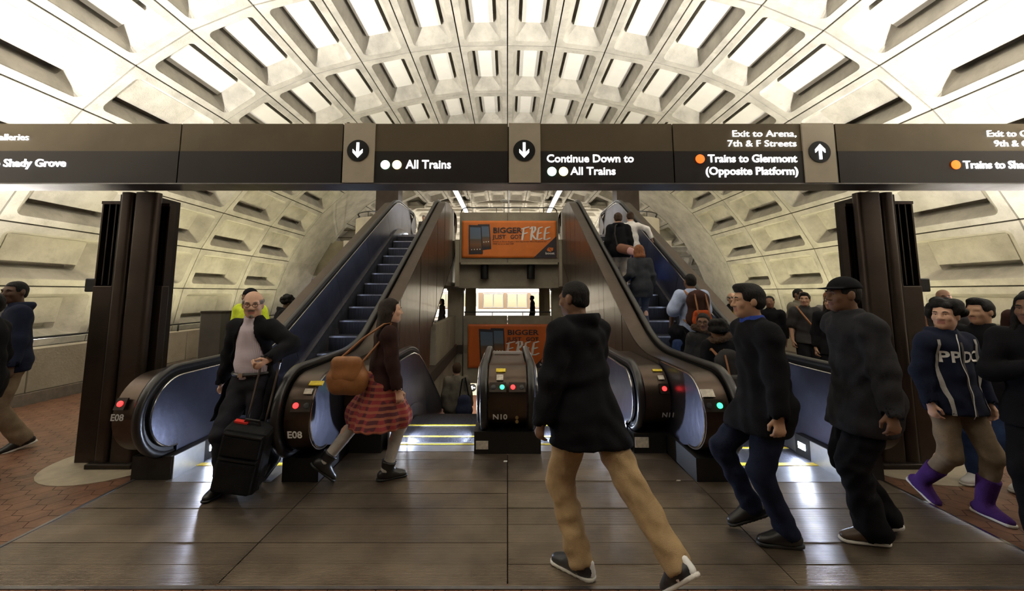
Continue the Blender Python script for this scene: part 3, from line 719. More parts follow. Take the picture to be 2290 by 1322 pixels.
# ---------------------------------------------------------------- stairwell and rear wall
for s,nm in ((-1,'left'),(1,'right')):
    wl=empty('wall_well_'+nm,(s*1.7,9,-2)); struct(wl,'bare concrete side wall of the central stairwell, %s side'%nm,'wall')
    y=4.85
    while y<13.2:
        y2=min(y+1.2,13.3); zt=.9 if y>9 else -.04
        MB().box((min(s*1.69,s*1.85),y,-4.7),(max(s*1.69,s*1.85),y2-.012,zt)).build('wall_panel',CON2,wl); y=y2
    pr=empty('pier',(s*1.75,13.5,-4.6)); tag(pr,'square concrete pier at the %s of the rear opening under the landing'%nm,'pier',group='concrete piers')
    xa,xb=sorted((s*1.47,s*1.97)); MB().box((xa,13.34,-4.6),(xb,13.75,1.8)).build('shaft',CON2,pr,bevel=.015)
    MB().box((xa-.03,13.31,1.72),(xb+.03,13.78,1.8)).build('capital',CON2,pr)
    rc=empty('round_column',(s*1.5,16.5,-1)); tag(rc,'round pale concrete column behind the %s pier, seen through the opening'%nm,'column',group='round columns')
    MB().lathe([(.22,0),(.22,3.0)],(s*1.5,16.5,-1),24).build('shaft',CONL,rc,smooth=True); MB().lathe([(.0,0),(.3,0),(.3,.1),(.22,.1)],(s*1.5,16.5,-1),24).build('foot',CONL,rc,smooth=True)
rw=empty('wall_rear',(0,13.4,0)); struct(rw,'concrete wall with parapet at the far end of the stairwell','wall')
for x0,x1 in ((-1.43,-.01),(.01,1.43)): MB().box((x0,13.3,-1.24),(x1,13.5,.9)).build('wall_panel',CON2,rw)
MB().box((-1.43,13.5,-1.24),(1.43,13.8,-1.1)).build('wall_foot',CON2,rw)
MB().tube([(-1.43,13.4,1.02),(1.43,13.4,1.02)],.02,8).build('rail',BLACK,rw,smooth=True)
for x in (-1.4,-.5,.5,1.4): MB().box((x-.012,13.39,.9),(x+.012,13.41,1.01)).build('rail_post',BLACK,rw)
# ---------------------------------------------------------------- landing
ld=empty('landing',(0,14,3.3)); struct(ld,'upper concrete landing with parapet, pods and rails','landing')
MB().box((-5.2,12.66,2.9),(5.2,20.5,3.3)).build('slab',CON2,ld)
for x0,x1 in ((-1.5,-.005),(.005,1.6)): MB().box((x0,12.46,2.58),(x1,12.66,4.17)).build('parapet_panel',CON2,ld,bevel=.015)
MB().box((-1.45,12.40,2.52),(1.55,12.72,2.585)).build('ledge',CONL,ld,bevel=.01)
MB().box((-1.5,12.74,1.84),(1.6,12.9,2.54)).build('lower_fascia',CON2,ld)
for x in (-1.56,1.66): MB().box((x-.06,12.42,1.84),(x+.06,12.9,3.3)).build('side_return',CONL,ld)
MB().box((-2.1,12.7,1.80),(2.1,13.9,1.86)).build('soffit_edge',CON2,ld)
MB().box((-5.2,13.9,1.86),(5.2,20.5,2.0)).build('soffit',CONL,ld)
for x in (-.72,.73): MB().lathe([(0,0),(.115,0),(.125,.01),(.125,.44),(0,.44)],(x,12.60,2.08),20).build('downlight_can',BLACK,ld,smooth=True)
pts=[(-1.46,12.56,4.17),(-1.46,12.56,4.24),(-1.40,12.56,4.31),(-1.32,12.56,4.335),(1.42,12.56,4.335),(1.5,12.56,4.31),(1.56,12.56,4.24),(1.56,12.56,4.17)]
MB().tube(pts,.018,8).build('rail',BLACK,ld,smooth=True)
for x in (-1.1,-.35,.4,1.15): MB().tube([(x,12.56,4.16),(x,12.56,4.33)],.010,6).build('rail_post',BLACK,ld)
for s,nm in ((-1,'left'),(1,'right')):
    cx_,cy_=s*4.3,14.0; a0,a1=(R(180),R(285)) if s<0 else (R(255),R(360))
    MB().lathe([(.98,-.5),(.98,1.0),(.86,1.0),(.86,0)],(cx_,cy_,3.15),20,a0,a1).build('curved_parapet',CONL,ld,smooth=True)
    aa=np.linspace(a0,a1,16); MB().tube([(cx_+.92*math.cos(t),cy_+.92*math.sin(t),4.33) for t in aa],.018,8).build('rail',BLACK,ld,smooth=True)
    for t in aa[::5]: MB().tube([(cx_+.92*math.cos(t),cy_+.92*math.sin(t),4.14),(cx_+.92*math.cos(t),cy_+.92*math.sin(t),4.33)],.012,6).build('rail_post',BLACK,ld)
    MB().box((min(s*5.24,s*5.36),14.4,2.65),(max(s*5.24,s*5.36),20.5,4.15)).build('side_parapet',CONL,ld)
    lc=empty('column',(s*4.78,15.9,3.3)); tag(lc,'dark bronze square column standing on the upper landing, %s of the banner'%nm,'column',group='landing columns')
    MB().box((s*4.78-.44,15.65,3.3),(s*4.78+.44,16.3,8.0)).build('shaft',BRZ,lc); MB().box((s*4.78-.45,15.63,3.3),(s*4.78+.45,16.32,3.5)).build('foot',BRZD,lc)
    st=empty('strip_light',(s*2.35,21,6.2)); tag(st,'long white fluorescent strip light hanging above the landing, %s one'%nm,'light',group='strip lights over the landing')
    MB().box((s*2.35-.12,15.5,6.24),(s*2.35+.12,27,6.34)).build('housing',STEELD,st); MB().box((s*2.35-.10,15.5,6.20),(s*2.35+.10,27,6.245)).build('tube_lens',mat('strip_lens',(1,1,1),.4,emit=(.93,.95,1),estr=6),st)
    for yy in (17,20,23,26): MB().tube([(s*2.35,yy,6.3),(s*2.35,yy,8.4)],.012,6).build('hanger',BLACK,st)
    area('strip_light_glow',(s*2.35,20,6.18),.2,9,60,(.95,.97,1))
# low wing wall and lit passage at the far left
ww=empty('wall_wing',(-7.3,21.2,2.6)); struct(ww,'smooth grey concrete wing wall behind the left side of the arch','wall')
MB().box((-10.6,21.0,2.55),(-5.2,21.3,4.35)).build('wing_panel',CON2,ww); MB().tube([(-10.4,21.1,4.55),(-5.2,21.1,4.55)],.025,6).build('rail',BRZ,ww); MB().tube([(-10.4,21.1,4.95),(-5.2,21.1,4.95)],.025,6).build('rail',BRZ,ww)
MB().box((-10.6,21.3,2.4),(-5.2,24,2.55)).build('wing_soffit',ACO,ww)
area('passage_light',(-9.2,22.3,2.38),2.2,1,45,(.92,.95,1))
sc=empty('display_screen',(-10.05,22.0,1.3)); tag(sc,'purple lit display screen under the wing wall at the far left','screen')
MB().box((-10.7,22,1.15),(-9.4,22.1,2.05)).build('screen_frame',BLACK,sc); MB().box((-10.62,21.99,1.22),(-9.48,22.0,1.98)).build('screen_face',mat('screen_purple',(.1,.05,.3),.3,emit=(.22,.1,.8),estr=.9),sc)
# ---------------------------------------------------------------- lower level
low=empty('floor',(0,20,-4.6)); struct(low,'reddish tiled floor of the lower level seen past the down escalators','floor')
MB().box((-6,13.9,-4.75),(6,29,-4.6)).build('lower_slab',mat('lower_tile',(.34,.17,.11),.5,var=.2,vscale=3),low)
lc=empty('ceiling',(0,20,-1.2)); struct(lc,'pale lower level ceiling under the rear wall','ceiling'); MB().box((-6,13.8,-1.24),(6,29,-1.1)).build('lower_soffit',CONL,lc)
struct(MB().box((-6,29,-4.6),(6,29.2,-1.1)).build('wall_lower_back',CONL),'pale back wall of the lower level','wall')
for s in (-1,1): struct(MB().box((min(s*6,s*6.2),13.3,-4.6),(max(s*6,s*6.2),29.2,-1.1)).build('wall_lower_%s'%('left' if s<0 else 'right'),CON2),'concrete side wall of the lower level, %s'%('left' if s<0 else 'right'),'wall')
for s in (-1,1):
    area('lower_downlight',(s*.95,13.95,-1.28),.9,.3,60,(1,.93,.8),(0,0,0))
    area('lower_light',(s*2.5,21,-1.3),2,8,220,(1,.92,.8))
sg=empty('hanging_sign',(0,14.6,-1.9)); tag(sg,'dark hanging direction sign with lit arrows on the lower level','sign')
def sgp(px,py,Y):
    p=math.atan(96/900.); c_,s_=math.cos(p),math.sin(p); a=(px-1135)/900; b=(559-py)/900; t=Y/(c_-b*s_); return a*t,1.65+(s_+b*c_)*t
YS=14.6
x0,zt=sgp(1040,852,YS); x1,zb=sgp(1226,884,YS); xm0=sgp(1066,860,YS)[0]; xm1=sgp(1206,860,YS)[0]
MB().box((x0,YS,zb),(xm0,YS+.12,zt)).build('arrow_plate',BEI,sg); MB().box((xm0,YS,zb),(xm1,YS+.12,zt)).build('sign_face',BLO,sg); MB().box((xm1,YS,zb),(x1,YS+.12,zt)).build('arrow_plate',BEI,sg)
ax,az=sgp(1057,867,YS); arrow(ax,az,.13,True,sg,YS-.003,ang=math.pi/2)
ax,az=sgp(1216,867,YS); arrow(ax,az,.13,True,sg,YS-.003,ang=-math.pi/2)
for py,cc in ((864,(.5,1,.6)),(872,(1,.93,.4))):
    x,z=sgp(1071,py,YS); MB().disc((x,YS-.003,z),.055,(0,-1,0),16,.004).build('line_dot',mat('dotl'+str(cc),cc,.5,emit=cc,estr=2),sg)
x,z=sgp(1068,882,YS)
for q_,ch in enumerate('TO'): text_obj('lettering',ch,.1,(x+.075*q_,YS-.005,z),(1,0,0),(0,0,1),WGL,sg,bold=.03)
for k,py in enumerate((866,874)):
    x,z=sgp(1194,py,YS); MB().box((x-.0,YS-.004,z-.03),(x+.16,YS-.001,z+.03)).build('lit_line',WGL,sg)
for x in (-.7,.6): MB().tube([(x,YS+.06,zt),(x,YS+.06,-1.2)],.02,6).build('hanger',BLACK,sg)
# ---------------------------------------------------------------- train beyond the opening
tr=empty('train',(0,36.6,-.9)); tag(tr,'silver metro train with a brown window band standing beyond the rear opening','train')
TRW=mat('train_white_metal',(.78,.77,.72),.35,.25,var=.05,vscale=2); TRB=mat('train_brown_band',(.15,.105,.07),.4,.3); TGL=mat('train_glass',(.22,.2,.14),.12,.0,spec=.8)
MB().box((-13,35.95,-.9),(13,38.4,2.5)).build('body',TRW,tr,bevel=.15)
MB().box((-13,35.93,.22),(13,35.96,1.68)).build('window_band',TRB,tr)
for k in range(-5,6):
    xc=.85+2.1*k
    if k%4==2:
        d=MB().box((xc-.75,35.90,-.7),(xc+.75,35.94,2.1)).build('door',TRW,tr); 
        for q in (-.38,.38): MB().box((xc+q-.25,35.885,.45),(xc+q+.25,35.905,1.6)).build('door_pane',TGL,d)
        continue
    wnd=MB().box((xc-.9,35.90,.32),(xc+.9,35.94,1.6)).build('window_frame',STEEL,tr,bevel=.08)
    for q in (-.44,.44): MB().box((xc+q-.40,35.885,.4),(xc+q+.40,35.905,1.52)).build('pane',TGL,wnd)
for z in (-.5,-.2,2.0): MB().box((-13,35.92,z),(13,35.96,z+.05)).build('side_rib',STEEL,tr)
struct(MB().box((-24,21,-1.1),(24,35.3,-.9)).build('far_platform',TILE),'far cross platform floor in front of the train','floor')
struct(MB().box((-24,35.3,-2),(24,42,-1.9)).build('far_trackbed',DARKC),'dark track bed under the far train','track bed')
# ---------------------------------------------------------------- advertising banners
ORG=mat('banner_orange',(.62,.135,.022),.5,var=.12,vscale=1.5); ORG2=mat('banner_orange_bright',(.75,.2,.03),.5,var=.12,vscale=1.5)
NAVY=mat('banner_print_dark',(.035,.03,.04),.5); PRW=mat('banner_print_white',(.8,.78,.75),.5)
def phone_mat():
    m=bpy.data.materials.new('phone_screen'); m.use_nodes=True; nt=m.node_tree; b=nt.nodes['Principled BSDF']; L=nt.links.new
    tc=nt.nodes.new('ShaderNodeTexCoord'); sp=nt.nodes.new('ShaderNodeSeparateXYZ'); L(tc.outputs['Generated'],sp.inputs[0]); r=nt.nodes.new('ShaderNodeValToRGB'); L(sp.outputs[2],r.inputs[0])
    e=r.color_ramp.elements; e[0].position=.0; e[0].color=(.03,.02,.02,1); e[1].position=1; e[1].color=(.10,.16,.26,1)
    for p,c in ((.3,(.22,.1,.04)),(.5,(.12,.09,.07)),(.55,(.14,.17,.22))): q=e.new(p); q.color=(*c,1)
    L(r.outputs[0],b.inputs['Base Color']); b.inputs['Roughness'].default_value=.5; return m
PHS=phone_mat()
def stroke(mb,pts,w_,cf):
    """brush stroke in banner coordinates"""
    P=[np.array(p,float) for p in pts]; L_,R_=[],[]
    for i,p in enumerate(P):
        t=P[min(i+1,len(P)-1)]-P[max(i-1,0)]; t/=np.hypot(*t)+1e-9; n=np.array([-t[1],t[0]]); ww_=w_*(.75 if i in(0,len(P)-1) else 1)
        L_.append(cf(*(p+n*ww_/2))); R_.append(cf(*(p-n*ww_/2)))
    mb.strip(L_,R_)
def banner(px0,py0,px1,py1,Y,label,morg,second):
    x0,zt=sgp(px0,py0,Y); x1,zb=sgp(px1,py1,Y); W,Hh=x1-x0,zt-zb
    b=empty('banner',(x0+W/2,Y,zb)); tag(b,label,'banner',group='orange advertising banners')
    n,m=40,16; wv=lambda u,v: .006*math.sin(9*u+5*v)*math.cos(7*v-4*u)+.012*math.exp(-((u-.0)**2+(v-.95)**2)*30)
    def C(u,v,d=0): return (x0+W*u, Y-.02-wv(u,v)-d, zb+Hh*v)
    mb=MB(); vs=[C(i/n,j/m) for j in range(m+1) for i in range(n+1)]; mb.add(vs,[[j*(n+1)+i,j*(n+1)+i+1,(j+1)*(n+1)+i+1,(j+1)*(n+1)+i] for j in range(m) for i in range(n)])
    o=mb.build('banner_cloth',morg,b,smooth=True); sol=o.modifiers.new('thick','SOLIDIFY'); sol.thickness=.004
    def flat(pts,name,m_,d=.010,par=b): return MB().add([C(u,v,d) for u,v in pts],[list(range(len(pts)))]).build(name,m_,par)
    def word(t,u,v,size,fit,m_,bold): 
        text_obj('lettering',t,size*Hh,C(u,v,.016),(1,0,0),(0,0,1),m_,b,bold=bold,fit=fit*W,ext=.001)
    k=.30 if second else .34
    if not second:
        ph=[((.19,.20),(.31,.24),(.29,.90),(.165,.90)),((.075,.09),(.222,.11),(.205,.875),(.07,.885))]
    else:
        ph=[((.30,.17),(.465,.17),(.445,.905),(.28,.91)),((.155,.09),(.33,.13),(.318,.875),(.135,.895))]
    for q,(a,b_,c,d) in enumerate(ph):
        pb=flat([a,b_,c,d],'phone_shape',NAVY,.012+.004*q)
        ins=lambda p,f:tuple(np.array(p)*(1-f)+np.array([(a[0]+b_[0]+c[0]+d[0])/4,(a[1]+b_[1]+c[1]+d[1])/4])*f)
        flat([ins(a,.16),ins(b_,.16),ins(c,.16),ins(d,.16)],'phone_screen',PHS,.014+.004*q,pb)
        for t in range(4):
            f=.2+.2*t; lo=np.array(a)*(1-f)+np.array(b_)*f; hi=np.array(d)*(1-f)+np.array(c)*f
            for vv in ((.16,.30) if q else (.30,)):
                cc=lo*(1-vv)+hi*vv; r_=.011; flat([(cc[0]-r_*.5,cc[1]-r_*1.2),(cc[0]+r_*.5,cc[1]-r_*1.2),(cc[0]+r_*.5,cc[1]+r_*1.2),(cc[0]-r_*.5,cc[1]+r_*1.2)],'app_icon',PRW,.016+.004*q,pb)
    flat([(.755,.003),(.997,.003),(.997,.58 if not second else .37)] if not second else [(.80,.003),(.997,.003),(.997,.38)],'dark_corner',NAVY)
    if not second:
        word('BIGGER',.325,.67,.205,.305,NAVY,.022); word('JUST',.325,.51,.155,.145,NAVY,.014); word('GOT',.51,.51,.155,.12,NAVY,.014)
        word('Switch to Boost & get a new big screen 4G LTE phone for',.325,.42,.055,.57,NAVY,0); word('FREE on us to $60 OFF',.325,.355,.055,.22,NAVY,0)
        fx,fy,fw,fh=.635,.47,.30,.38
    else:
        word('BIGGER',.485,.755,.165,.385,NAVY,.022); word('JUST',.485,.615,.125,.185,NAVY,.014); word('GOT',.715,.615,.125,.155,NAVY,.014)
        fx,fy,fw,fh=.48,.28,.40,.34
    mb=MB(); cf=lambda u,v:C(fx+fw*u,fy+fh*v,.018)
    G=[[(.0,.0),(.03,.4),(.06,.82)],[(-.02,.80),(.12,.88),(.26,.95)],[(.03,.45),(.1,.48),(.2,.55)],
       [(.31,.0),(.33,.4),(.37,.9)],[(.28,.80),(.36,.95),(.46,.95),(.47,.75),(.40,.55),(.33,.45)],[(.35,.45),(.42,.2),(.5,.05)],
       [(.53,.06),(.55,.45),(.59,.86)],[(.57,.85),(.65,.90),(.73,.95)],[(.56,.47),(.63,.5),(.69,.55)],[(.52,.05),(.62,.07),(.72,.16)],
       [(.78,.06),(.80,.45),(.84,.86)],[(.82,.85),(.9,.90),(1.0,.96)],[(.81,.47),(.88,.5),(.96,.56)],[(.77,.05),(.88,.07),(1.0,.18)]]
    for g in G: 
        # finer subdivision keeps the stroke smooth
        stroke(mb,g,.075,cf)
    mb.build('brush_lettering',PRW,b)
    lx,ly=(.93,.21) if not second else (.935,.15)
    sc_=1 if not second else .95
    flat([(lx-.035*sc_,ly),(lx-.02*sc_,ly+.07),(lx+.035*sc_,ly+.06),(lx+.03*sc_,ly-.01),(lx+.005,ly-.05),(lx-.025*sc_,ly-.03)],'logo_mark',ORG2,.014)
    MB().add([C(lx-.02,ly+.06,.017),C(lx-.014,ly+.062,.017),C(lx+.022,ly-.035,.017),C(lx+.016,ly-.037,.017)],[(0,1,2,3)]).build('logo_slash',NAVY,b)
    word('boost',lx-.05,ly-.115 if not second else ly-.09,.085 if not second else .07,.095 if not second else .09,PRW,.03)
banner(1034,494,1245,577,12.44,'wide orange phone banner hung on the upper landing parapet',ORG2,False)
banner(1047,725,1228,823,13.27,'orange phone banner on the lower wall behind the central newel',ORG,True)
# ---------------------------------------------------------------- dark pylon by the left parapet
py_=empty('information_pylon',(-4.7,6.6,0)); tag(py_,'dark grey rounded information pylon behind the man with the suitcase','pylon')
prof=[(-.20,-.1),(-.16,-.14),(.16,-.14),(.20,-.1),(.20,.1),(.16,.14),(-.16,.14),(-.20,.1)]
MB().prism([(-4.7+a,6.6+b) for a,b in prof],0.06,1.32,2).build('shaft',mat('pylon_grey',(.07,.065,.058),.5,.3,var=.2,vscale=4),py_); MB().prism([(-4.7+a*1.08,6.6+b*1.08) for a,b in prof],0,.06,2).build('foot',BLACK,py_); MB().prism([(-4.7+a*1.04,6.6+b*1.04) for a,b in prof],1.32,1.36,2).build('cap',BRZD,py_)

# ---------------------------------------------------------------- small fittings over the landing and litter on the plates
an=empty('signal_post',(.04,12.95,3.3)); tag(an,'thin grey post rising behind the upper parapet at its middle','post')
MB().tube([(.04,12.95,3.3),(.04,12.95,5.25)],.022,8).build('pole',STEEL,an,smooth=True); MB().lathe([(.06,0),(.06,.02),(.022,.03)],(.04,12.95,3.3),12).build('foot',STEELD,an,smooth=True)
ms=empty('antenna',(-.12,14.2,3.3)); tag(ms,'small white mushroom shaped antenna behind the upper parapet','antenna')
MB().tube([(-.12,14.2,3.3),(-.12,14.2,4.86)],.03,8).build('stem',mat('antenna_white',(.7,.7,.68),.5),ms,smooth=True); MB().lathe([(0,.07),(.09,.06),(.14,.02),(.13,0),(.03,-.03)],(-.12,14.2,4.92),20).build('cap',MATS['antenna_white'],ms,smooth=True)
for (px,py,lab,sz,m_) in ((1130,1033,'tiny white paper scrap on the metal plates before the central newel',(.018,.012,.004),WPT),(1517,1077,'small pale cigarette butt on the metal plates before the right escalator',(.02,.005,.008),PAPER)):
    p=math.atan(96/900.); c_,s_=math.cos(p),math.sin(p); a=(px-1135)/900; b=(559-py)/900; t_=-1.65/(s_+b*c_); x_,y_=a*t_,(c_-b*s_)*t_
    o=MB().prism([(x_-sz[0],y_-sz[1]),(x_+sz[0]*.9,y_-sz[1]*1.1),(x_+sz[0]*1.1,y_+sz[1]*.8),(x_-sz[0]*.7,y_+sz[1])],.003,.003+sz[2],2).build('paper_scrap' if sz[1]>.01 else 'cigarette_butt',m_); tag(o,lab,'litter')
# ---------------------------------------------------------------- people: smooth blended volumes turned into meshes
def axis_grid(lo,hi,fine,hc,hf):
    out=[lo]; x=lo
    while x<hi:
        h=hc
        for a,b in fine:
            if a-hc<=x<=b: h=hf; break
        x+=h; out.append(x)
    return np.array(out,np.float32)
class Fld:
    def __init__(s,lo,hi,hc,fine=(),hf=None):
        hf=hf or hc
        s.ax=[axis_grid(lo[i],hi[i],[(f[0][i],f[1][i]) for f in fine],hc,hf) for i in range(3)]
        s.f=np.full([len(a) for a in s.ax],.25,np.float32); s.hc=hc
    def sl(s,lo,hi):
        r=[]
        for i in range(3):
            a=int(np.searchsorted(s.ax[i],lo[i])); b=int(np.searchsorted(s.ax[i],hi[i])); r.append(slice(max(a-1,0),max(b+1,a+1)))
        return tuple(r)
    def pts(s,sl): return s.ax[0][sl[0]][:,None,None],s.ax[1][sl[1]][None,:,None],s.ax[2][sl[2]][None,None,:]
    def comb(s,sl,d,k,sub=False):
        a=s.f[sl]
        if sub:
            d=-d; h=np.clip(.5-.5*(d-a)/k,0,1); s.f[sl]=d+(a-d)*h+k*h*(1-h) if k>0 else np.maximum(a,d)
        else:
            h=np.clip(.5+.5*(d-a)/k,0,1); s.f[sl]=d+(a-d)*h-k*h*(1-h)
    def cap(s,a,b,ra,rb,k=.03,sc=(1,1,1),fr=None,sub=False):
        a=np.array(a,float); b=np.array(b,float); A,B=(a,b) if fr is None else (fr[0]+fr[1]@a,fr[0]+fr[1]@b)
        m=max(ra,rb)*max(max(sc),1)+k+2.5*s.hc
        sl=s.sl(np.minimum(A,B)-m,np.maximum(A,B)+m); X,Y,Z=s.pts(sl)
        if fr is not None: X,Y,Z=s.loc(X,Y,Z,fr)
        q=[(X-a[0])/sc[0],(Y-a[1])/sc[1],(Z-a[2])/sc[2]]; d=(b-a)/np.array(sc); dd=float(d@d)+1e-9
        t=np.clip((q[0]*d[0]+q[1]*d[1]+q[2]*d[2])/dd,0,1)
        r=np.sqrt((q[0]-t*d[0])**2+(q[1]-t*d[1])**2+(q[2]-t*d[2])**2)-(ra+(rb-ra)*t)
        s.comb(sl,(r*((min(sc)+1)/2)).astype(np.float32),k,sub)
    def loc(s,X,Y,Z,fr):
        o,M=fr; X,Y,Z=X-o[0],Y-o[1],Z-o[2]
        return M[0,0]*X+M[1,0]*Y+M[2,0]*Z, M[0,1]*X+M[1,1]*Y+M[2,1]*Z, M[0,2]*X+M[1,2]*Y+M[2,2]*Z
    def ell(s,c,r,k=.02,fr=None,sub=False):
        c=np.array(c,float); C=c if fr is None else fr[0]+fr[1]@c; m=max(r)+k+2.5*s.hc
        sl=s.sl(C-m,C+m); X,Y,Z=s.pts(sl)
        if fr is not None: X,Y,Z=s.loc(X,Y,Z,fr)
        d=(np.sqrt(((X-c[0])/r[0])**2+((Y-c[1])/r[1])**2+((Z-c[2])/r[2])**2)-1)*min(r)
        s.comb(sl,d.astype(np.float32),k,sub)
    def boxcut(s,lo,hi,fr=None,k=.008):
        """subtract a box"""
        lo=np.array(lo,float); hi=np.array(hi,float); c=(lo+hi)/2; h=(hi-lo)/2; sl=tuple(slice(0,None) for _ in range(3)); X,Y,Z=s.pts(sl)
        if fr is not None: X,Y,Z=s.loc(X,Y,Z,fr)
        d=np.maximum(np.maximum(abs(X-c[0])-h[0],abs(Y-c[1])-h[1]),abs(Z-c[2])-h[2])
        s.comb(sl,d.astype(np.float32),k,True)
    def plane(s,n,o):
        """keep the side where n.p < o"""
        X,Y,Z=s.pts(tuple(slice(0,None) for _ in range(3))); s.f=np.maximum(s.f,(n[0]*X+n[1]*Y+n[2]*Z-o).astype(np.float32))
    def folds(s,amp,seed=0,fr=1.):
        X,Y,Z=s.pts(tuple(slice(0,None) for _ in range(3))); q=seed*1.7
        n=np.sin(fr*(25*Z+3*np.sin(11*X+q)+3*np.sin(9*Y+2*q)))*np.sin(fr*(19*X+15*Y+2.5*np.sin(9*Z+q))+q)*.9+np.sin(fr*(38*Z+17*X-13*Y+3*np.sin(10*X-7*Z+q)))*np.sin(fr*(8*Z+9*Y-11*X)+3*q)*.55
        s.f=s.f+(amp*n).astype(np.float32)
    def mesh(s,name,mats,parent,region=None):
        f=s.f; ins=f<0
        if not ins.any(): return None
        f=np.pad(f,1,constant_values=.2); ax=[np.concatenate([[a[0]-s.hc],a,[a[-1]+s.hc]]) for a in s.ax]; ins=f<0
        nx,ny,nz=f.shape; cnt=np.zeros((nx-1,ny-1,nz-1),np.int8)
        for dx in (0,1):
            for dy in (0,1):
                for dz in (0,1): cnt+=ins[dx:nx-1+dx,dy:ny-1+dy,dz:nz-1+dz]
        act=(cnt>0)&(cnt<8); I,J,K=np.nonzero(act); n=len(I); idx=np.full(cnt.shape,-1,np.int64); idx[I,J,K]=np.arange(n)
        acc=np.zeros((n,3)); num=np.zeros(n)
        for axis in range(3):
            o=[a for a in range(3) if a!=axis]
            for p in (0,1):
                for q in (0,1):
                    d0=[0,0,0]; d0[o[0]]=p; d0[o[1]]=q; d1=list(d0); d1[axis]=1
                    fa=f[I+d0[0],J+d0[1],K+d0[2]]; fb=f[I+d1[0],J+d1[1],K+d1[2]]; m=(fa<0)!=(fb<0); t=np.where(m,fa/(fa-fb+1e-12),0)
                    P=[]
                    for c,B in enumerate((I,J,K)):
                        u=ax[c][B+d0[c]]; v=ax[c][B+d1[c]]; P.append(u+(v-u)*t)
                    acc[m]+=np.stack(P,1)[m]; num+=m
        V=acc/num[:,None]; F=[]
        for axis in range(3):
            o=[a for a in range(3) if a!=axis]; sa=[slice(1,-1)]*3; sa[axis]=slice(0,-1); sb=[slice(1,-1)]*3; sb[axis]=slice(1,None)
            A=ins[tuple(sa)]; B=ins[tuple(sb)]; m=A!=B; E=np.array(np.nonzero(m)).T; fl=A[m]
            E[:,o[0]]+=1; E[:,o[1]]+=1
            def cell(p,q):
                e=E.copy(); e[:,o[0]]-=p; e[:,o[1]]-=q; return idx[e[:,0],e[:,1],e[:,2]]
            Q=np.stack([cell(1,1),cell(0,1),cell(0,0),cell(1,0)],1)
            if axis==1: fl=~fl
            Q[~fl]=Q[~fl][:,::-1]; F.append(Q)
        F=np.concatenate(F); F=F[(F>=0).all(1)]
        c=(V.min(0)+V.max(0))/2
        me=bpy.data.meshes.new(name); me.vertices.add(len(V)); me.vertices.foreach_set('co',(V-c).astype(np.float32).ravel()); me.loops.add(F.size); me.loops.foreach_set('vertex_index',F.ravel().astype(np.int32))
        me.polygons.add(len(F)); me.polygons.foreach_set('loop_start',np.arange(0,F.size,4,dtype=np.int32))
        for m in mats: me.materials.append(m)
        me.polygons.foreach_set('use_smooth',np.ones(len(F),bool))
        if region is not None: me.polygons.foreach_set('material_index',region(V[F].mean(1)).astype(np.int32))
        me.update(calc_edges=True); me.validate()
        o=link(name,me,parent,Vector(c)); o['_c']=0; del o['_c']
        return o
def cloth(name,col,rough=.85,var=.25,bump=.25,bscale=180,vscale=9): return mat('cloth_'+name,col,rough,0,var=var,vscale=vscale,bump=bump,bscale=bscale,spec=.12,sheen=.0)
SKIN={k:mat('skin_'+k,c,.55,0,var=.08,vscale=14,spec=.35) for k,c in dict(light=(.56,.34,.24),tan=(.42,.25,.16),olive=(.34,.2,.13),brown=(.17,.088,.052),dark=(.095,.05,.032)).items()}
LIP={k:mat('lips_'+k,c,.45) for k,c in dict(light=(.42,.17,.14),tan=(.32,.14,.1),olive=(.25,.11,.09),brown=(.13,.05,.04),dark=(.085,.035,.03)).items()}
EYEW=mat('eye_white',(.75,.73,.7),.25); EYEI=mat('eye_iris',(.03,.018,.012),.2)
HAIR={k:mat('hair_'+k,c,.6,0,spec=.2,var=.4,vscale=30,bump=.6,bscale=70,aniso=(3,3,.6)) for k,c in dict(black=(.008,.007,.007),brown=(.05,.028,.016),auburn=(.2,.075,.03),grey=(.22,.2,.18),darkbrown=(.02,.012,.009),blond=(.33,.17,.07)).items()}
def nrm(v): v=np.array(v,float); return v/(np.linalg.norm(v)+1e-9)
def ik(a,t,l1,l2,hint):
    a,t=np.array(a,float),np.array(t,float); d=t-a; L=np.linalg.norm(d)
    if L>(l1+l2)*.998: t=a+d/L*(l1+l2)*.998; d=t-a; L=np.linalg.norm(d)
    u=d/L; x=(l1*l1-l2*l2+L*L)/(2*L); h=math.sqrt(max(l1*l1-x*x,0)); hv=np.array(hint,float); hv=hv-u*(hv@u); hv=nrm(hv)
    return a+u*x+hv*h,t
def rotz(a): c,s=math.cos(a),math.sin(a); return np.array([[c,-s,0],[s,c,0],[0,0,1.]])
def rotx(a): c,s=math.cos(a),math.sin(a); return np.array([[1,0,0],[0,c,-s],[0,s,c.real]])
def roty(a): c,s=math.cos(a),math.sin(a); return np.array([[c,0,s],[0,1,0],[-s,0,c]])
QL=dict(near=(.0055,.026,.0125),mid=(.0095,.03,.019),far=(.016,.04,.03))
PEOPLE=[]
